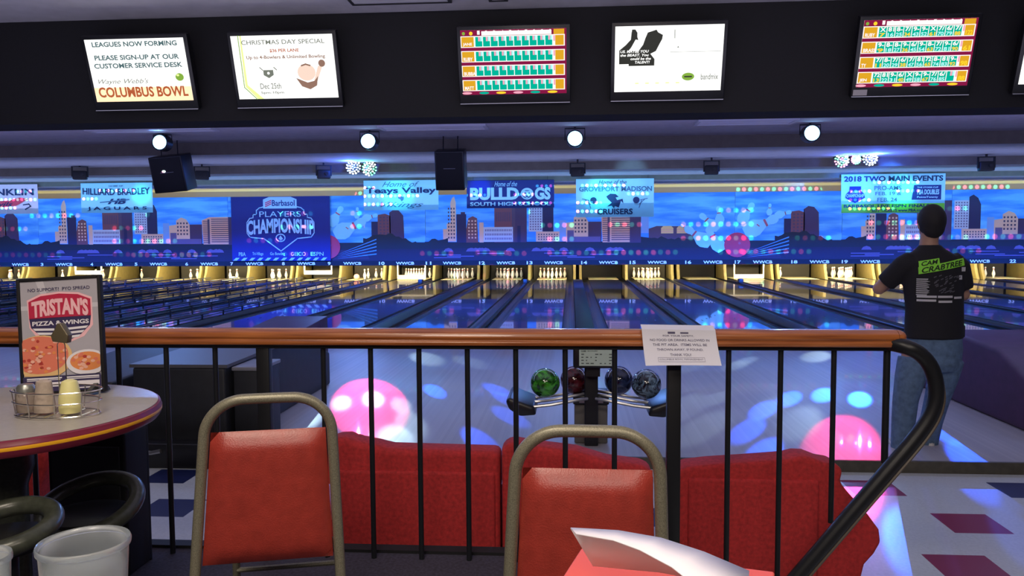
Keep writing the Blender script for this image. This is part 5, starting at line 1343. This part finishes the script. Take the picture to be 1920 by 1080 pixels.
def remesh(o, vox, it=6):
    r = o.modifiers.new('remesh', 'REMESH'); r.mode = 'VOXEL'; r.voxel_size = vox; r.use_smooth_shade = True
    s = o.modifiers.new('smooth', 'SMOOTH'); s.factor = 0.6; s.iterations = it
    return o
# joints
neck = Q(1742, 462); headc = Q(1746, 418)
shL = Q(1702, 486); shR = Q(1793, 486)
elL = Q(1648, 541, 0.10); elR = Q(1806, 552, 0.04)
wrL = Q(1690, 520, 0.34); wrR = Q(1768, 525, 0.33)
hip = Q(1748, 640)
body = MB()
# head: skull, jaw, ears, nose, neck
hc = loc(headc)
body.ball(hc, 0.092, 24, sx=0.86, sy=1.06, sz=1.18)
body.ball(hc+Vector((0, 0.045, -0.055)), 0.066, 18, sx=0.92, sy=0.9, sz=0.95)
for s in (-1, 1): body.ball(hc+Vector((s*0.081, 0.005, -0.015)), 0.026, 12, sx=0.45, sy=0.8, sz=1.2)
body.tube([hc+Vector((0, 0.098, 0.012)), hc+Vector((0, 0.118, -0.022)), hc+Vector((0, 0.104, -0.032))], [0.010, 0.016, 0.012], 8)
for s in (-1, 1): body.ball(hc+Vector((s*0.032, 0.088, 0.008)), 0.014, 10)
body.tube([hc+Vector((-0.022, 0.098, -0.062)), hc+Vector((0.022, 0.098, -0.062))], 0.008, 8)
body.tube([loc(neck)+Vector((0, 0, -0.06)), loc(neck)+Vector((0, 0.005, 0.03)), hc+Vector((0, 0.01, -0.05))], [0.075, 0.062, 0.060], 16)
limb(body, [(shL, 0.052), ((shL+elL)/2, 0.047), (elL, 0.042)]); limb(body, [(shR, 0.052), ((shR+elR)/2, 0.047), (elR, 0.042)])
for e_, w_ in ((elL, wrL), (elR, wrR)):
    cap_ball(body, e_, 0.045); limb(body, [(e_, 0.042), (e_*0.6+w_*0.4, 0.042), (w_, 0.028)])
# hands with five fingers, held together in front of the chest
def hand(g, w_, dirv, side):
    d = Vector(dirv).normalized(); up = Vector((0, 0, 1)); sd = d.cross(up).normalized()*side; w = loc(w_)
    palm = w+d*0.05
    g.tube([w, w+d*0.03, w+d*0.075, w+d*0.092], [0.027, 0.036, 0.040, 0.034], 12, flat=0.62)
    for i, (o_, ln) in enumerate(((-0.030, 0.068), (-0.010, 0.078), (0.011, 0.074), (0.030, 0.058))):
        b0 = w+d*0.085+up*o_; b1 = b0+d*ln*0.45+sd*0.006; b2 = b1+d*ln*0.3+sd*0.018; b3 = b2+d*ln*0.1+sd*0.022
        g.tube([b0, b1, b2, b3], [0.0095, 0.009, 0.0085, 0.007], 8)
    t0 = w+d*0.03+up*0.03; g.tube([t0, t0+d*0.025+up*0.024, t0+d*0.05+up*0.034+sd*0.006], [0.012, 0.0105, 0.009], 8)
hand(body, wrL, (0.55, 0.6, 0.25), 1); hand(body, wrR, (-0.45, 0.6, 0.25), -1)
# torso core and legs core so the body is one surface
body.loft([(loc(hip)+Vector((0, 0, -0.02)), 0.15, 0.10), (loc(Q(1750, 600)), 0.145, 0.095), (loc(Q(1749, 540)), 0.15, 0.095), (loc(Q(1747, 500)), 0.165, 0.095), (loc(Q(1745, 478)), 0.14, 0.075), (loc(neck), 0.06, 0.055)])
legL = [Q(1716, 650), Q(1698, 745, -0.02), Q(1692, 838, 0.03)]
legR = [Q(1774, 650), Q(1756, 742, 0.06), Q(1738, 834, 0.16)]
for lg in (legL, legR):
    limb(body, [(lg[0], 0.085), (lg[1], 0.06), (lg[2], 0.042)])
    body.tube([loc(lg[2]), loc(Vector((lg[2].x, lg[2].y, 0.05)))], [0.042, 0.04], 12)
remesh(body.build('body', m_skin, person, smooth=True), 0.006, 3)
# hair as a close cap with a ragged neckline
h_ = MB(); h_.ball(hc+Vector((0, -0.010, 0.018)), 0.104, 28, sx=0.90, sy=1.02, sz=1.15)
h_.ball(hc+Vector((0, -0.040, -0.035)), 0.078, 20, sx=0.98, sy=0.75, sz=1.0)
ho = remesh(h_.build('hair', m_hair, person, smooth=True), 0.01, 2)
# face opening: hair stays behind the ears
# shirt
sh_ = MB()
sh_.loft([(loc(Q(1750, 634)), 0.205, 0.135), (loc(Q(1751, 615)), 0.203, 0.132), (loc(Q(1752, 580)), 0.200, 0.130), (loc(Q(1750, 545)), 0.205, 0.130), (loc(Q(1748, 512)), 0.212, 0.128),
          (loc(Q(1747, 492)), 0.205, 0.118), (loc(Q(1746, 478)), 0.165, 0.100), (loc(Q(1744, 466)), 0.095, 0.080), (loc(Q(1743, 459)), 0.072, 0.070)], 28)
limb(sh_, [(Q(1712, 492), 0.088), (Q(1695, 500, 0.01), 0.084), (Q(1672, 520, 0.05), 0.074), (Q(1660, 531, 0.075), 0.072)])
limb(sh_, [(Q(1782, 492), 0.088), (Q(1797, 502, 0.01), 0.082), (Q(1803, 525, 0.02), 0.074), (Q(1806, 541, 0.03), 0.070)])
shirt = remesh(sh_.build('t_shirt', m_tee, person, smooth=True), 0.010, 6)
MB().tube([loc(Q(1743, 461))+Vector((0.066*math.cos(a), 0.062*math.sin(a), 0.004*math.sin(a))) for a in [2*PI*i/24 for i in range(24)]], 0.006, 8, closed=True).build('collar', mat('collar_grey', (0.05, 0.05, 0.07), 0.8), shirt, smooth=True)
# back print laid on the cloth by ray casting
bpy.context.view_layer.update()
dg = bpy.context.evaluated_depsgraph_get(); ev = shirt.evaluated_get(dg); me = ev.to_mesh()
bvh = BVHTree.FromPolygons([v.co.copy() for v in me.vertices], [list(p.vertices) for p in me.polygons]); ev.to_mesh_clear()
def onback(x, z, off):
    hit = bvh.ray_cast(Vector((x, -0.6, z)), Vector((0, 1, 0)))
    return (hit[0].y if hit[0] else -0.12)-off
def project(mb, off):
    mb.v = [(x, onback(x, z, off+y), z) for x, y, z in mb.v]; return mb
def quadgrid(mb, c, nx, nz, mi, off=0.0):     # c: 4 pixel corners tl,tr,br,bl
    pts = [loc(Q(*q)) for q in c]; vs = []
    for j in range(nz+1):
        for i in range(nx+1):
            u, v = i/nx, j/nz; p = (pts[0]*(1-u)+pts[1]*u)*(1-v)+(pts[3]*(1-u)+pts[2]*u)*v; vs.append((p.x, off, p.z))
    mb.add(vs, [[j*(nx+1)+i, (j+1)*(nx+1)+i, (j+1)*(nx+1)+i+1, j*(nx+1)+i+1] for j in range(nz) for i in range(nx)], mi)
g = MB()
quadgrid(g, [(1712, 489), (1748, 483), (1748, 494), (1712, 500)], 8, 3, 0)
quadgrid(g, [(1711, 500), (1799, 483), (1799, 497), (1711, 513)], 18, 4, 0)
def shirttext(s, c, mi, off=0.02):
    vs, fs = glyphs(s, off, 0.25); ax = min(q[0] for q in vs); bx_ = max(q[0] for q in vs); az = min(q[1] for q in vs); bz = max(q[1] for q in vs)
    pts = [loc(Q(*q)) for q in c]; out = []
    for q in vs:
        u = (q[0]-ax)/(bx_-ax); v = 1-(q[1]-az)/(bz-az); p = (pts[0]*(1-u)+pts[1]*u)*(1-v)+(pts[3]*(1-u)+pts[2]*u)*v; out.append((p.x, 0.0025, p.z))
    g.add(out, fs, mi)
shirttext('CAM', [(1716, 490), (1745, 485), (1745, 493), (1716, 498)], 1)
shirttext('CRABTREE', [(1716, 501), (1795, 486), (1795, 496), (1716, 511)], 1)
rr = random.Random(9)
for i in range(9):
    y = 521+i*3.6; a = 1708; quadgrid(g, [(a, y), (a+rr.uniform(15, 23), y), (a+rr.uniform(15, 23), y+1.8), (a, y+1.8)], 4, 1, 2)
for a, c_, y in ((1709, 1741, 552), (1743, 1771, 552), (1774, 1792, 554), (1709, 1740, 559), (1744, 1770, 561)): quadgrid(g, [(a, y), (c_, y), (c_, y+4), (a, y+4)], 6, 1, 2)
for a, y in ((1797, 504), (1790, 519)): quadgrid(g, [(a-4, y-4), (a+4, y-4), (a+4, y+4), (a-4, y+4)], 2, 2, 2)
for i in range(40):
    a, y = rr.uniform(1735, 1785), rr.uniform(515, 546); quadgrid(g, [(a, y), (a+5, y-2), (a+5, y), (a, y+2)], 2, 1, 3)
project(g, 0.004).build('back_print', [mat('print_neon', (0.30, 0.85, 0.06), 0.7), mat('print_black', (0.01, 0.02, 0.01), 0.8), mat('print_white', (0.42, 0.42, 0.45), 0.8), mat('print_dim', (0.10, 0.10, 0.12), 0.8)], shirt)
# jeans
j_ = MB()
j_.loft([(loc(Q(1748, 694)), 0.165, 0.125), (loc(Q(1748, 680)), 0.195, 0.145), (loc(Q(1750, 655)), 0.200, 0.140), (loc(Q(1752, 635)), 0.190, 0.125), (loc(Q(1752, 618)), 0.175, 0.115)], 24)
def leg(pts): limb(j_, pts, 20)
leg([(Q(1714, 672), 0.110), (Q(1706, 710, -0.01), 0.104), (Q(1698, 748, -0.02), 0.088), (Q(1694, 790, 0.0), 0.082), (Q(1692, 828, 0.02), 0.078), (Q(1691, 846, 0.02), 0.078)])
leg([(Q(1778, 672), 0.108), (Q(1768, 708, 0.03), 0.102), (Q(1757, 748, 0.06), 0.086), (Q(1746, 790, 0.11), 0.078), (Q(1740, 824, 0.15), 0.074), (Q(1738, 838, 0.16), 0.074)])
jeans = remesh(j_.build('jeans', m_jean, person, smooth=True), 0.010, 6)
for s in (-1, 1):
    g = MB(); c_ = loc(Q(1750+s*30, 668)); vs = [(c_.x+a, -0.15, c_.z+z) for a, z in ((-0.055, 0.05), (0.055, 0.05), (0.055, -0.04), (0, -0.07), (-0.055, -0.04))]
MB().box(-0.02, 0.035, -0.03, 0.05, 0.0, 0.09).build('phone_case', m_black, person, loc=tuple(loc(Q(1797, 632))), bevel=0.01)
for lx, ly in ((Q(1692, 846, 0.02).x, 0.02), (Q(1738, 838, 0.16).x, 0.18)):
    g = MB(); bx0 = lx-ORG0.x
    g.loft([((bx0, ly+0.05, 0.0), 0.050, 0.150), ((bx0, ly+0.05, 0.02), 0.053, 0.155), ((bx0, ly+0.03, 0.05), 0.047, 0.13), ((bx0, ly-0.01, 0.09), 0.045, 0.075), ((bx0, ly-0.02, 0.12), 0.045, 0.06)], 20)
    so = g.build('shoe', m_shoe, person, smooth=True)
    MB().loft([((bx0, ly+0.05, -0.0), 0.055, 0.158), ((bx0, ly+0.05, 0.018), 0.056, 0.159)], 20).build('sole', mat('sole_white', (0.7, 0.68, 0.66), 0.6), so)
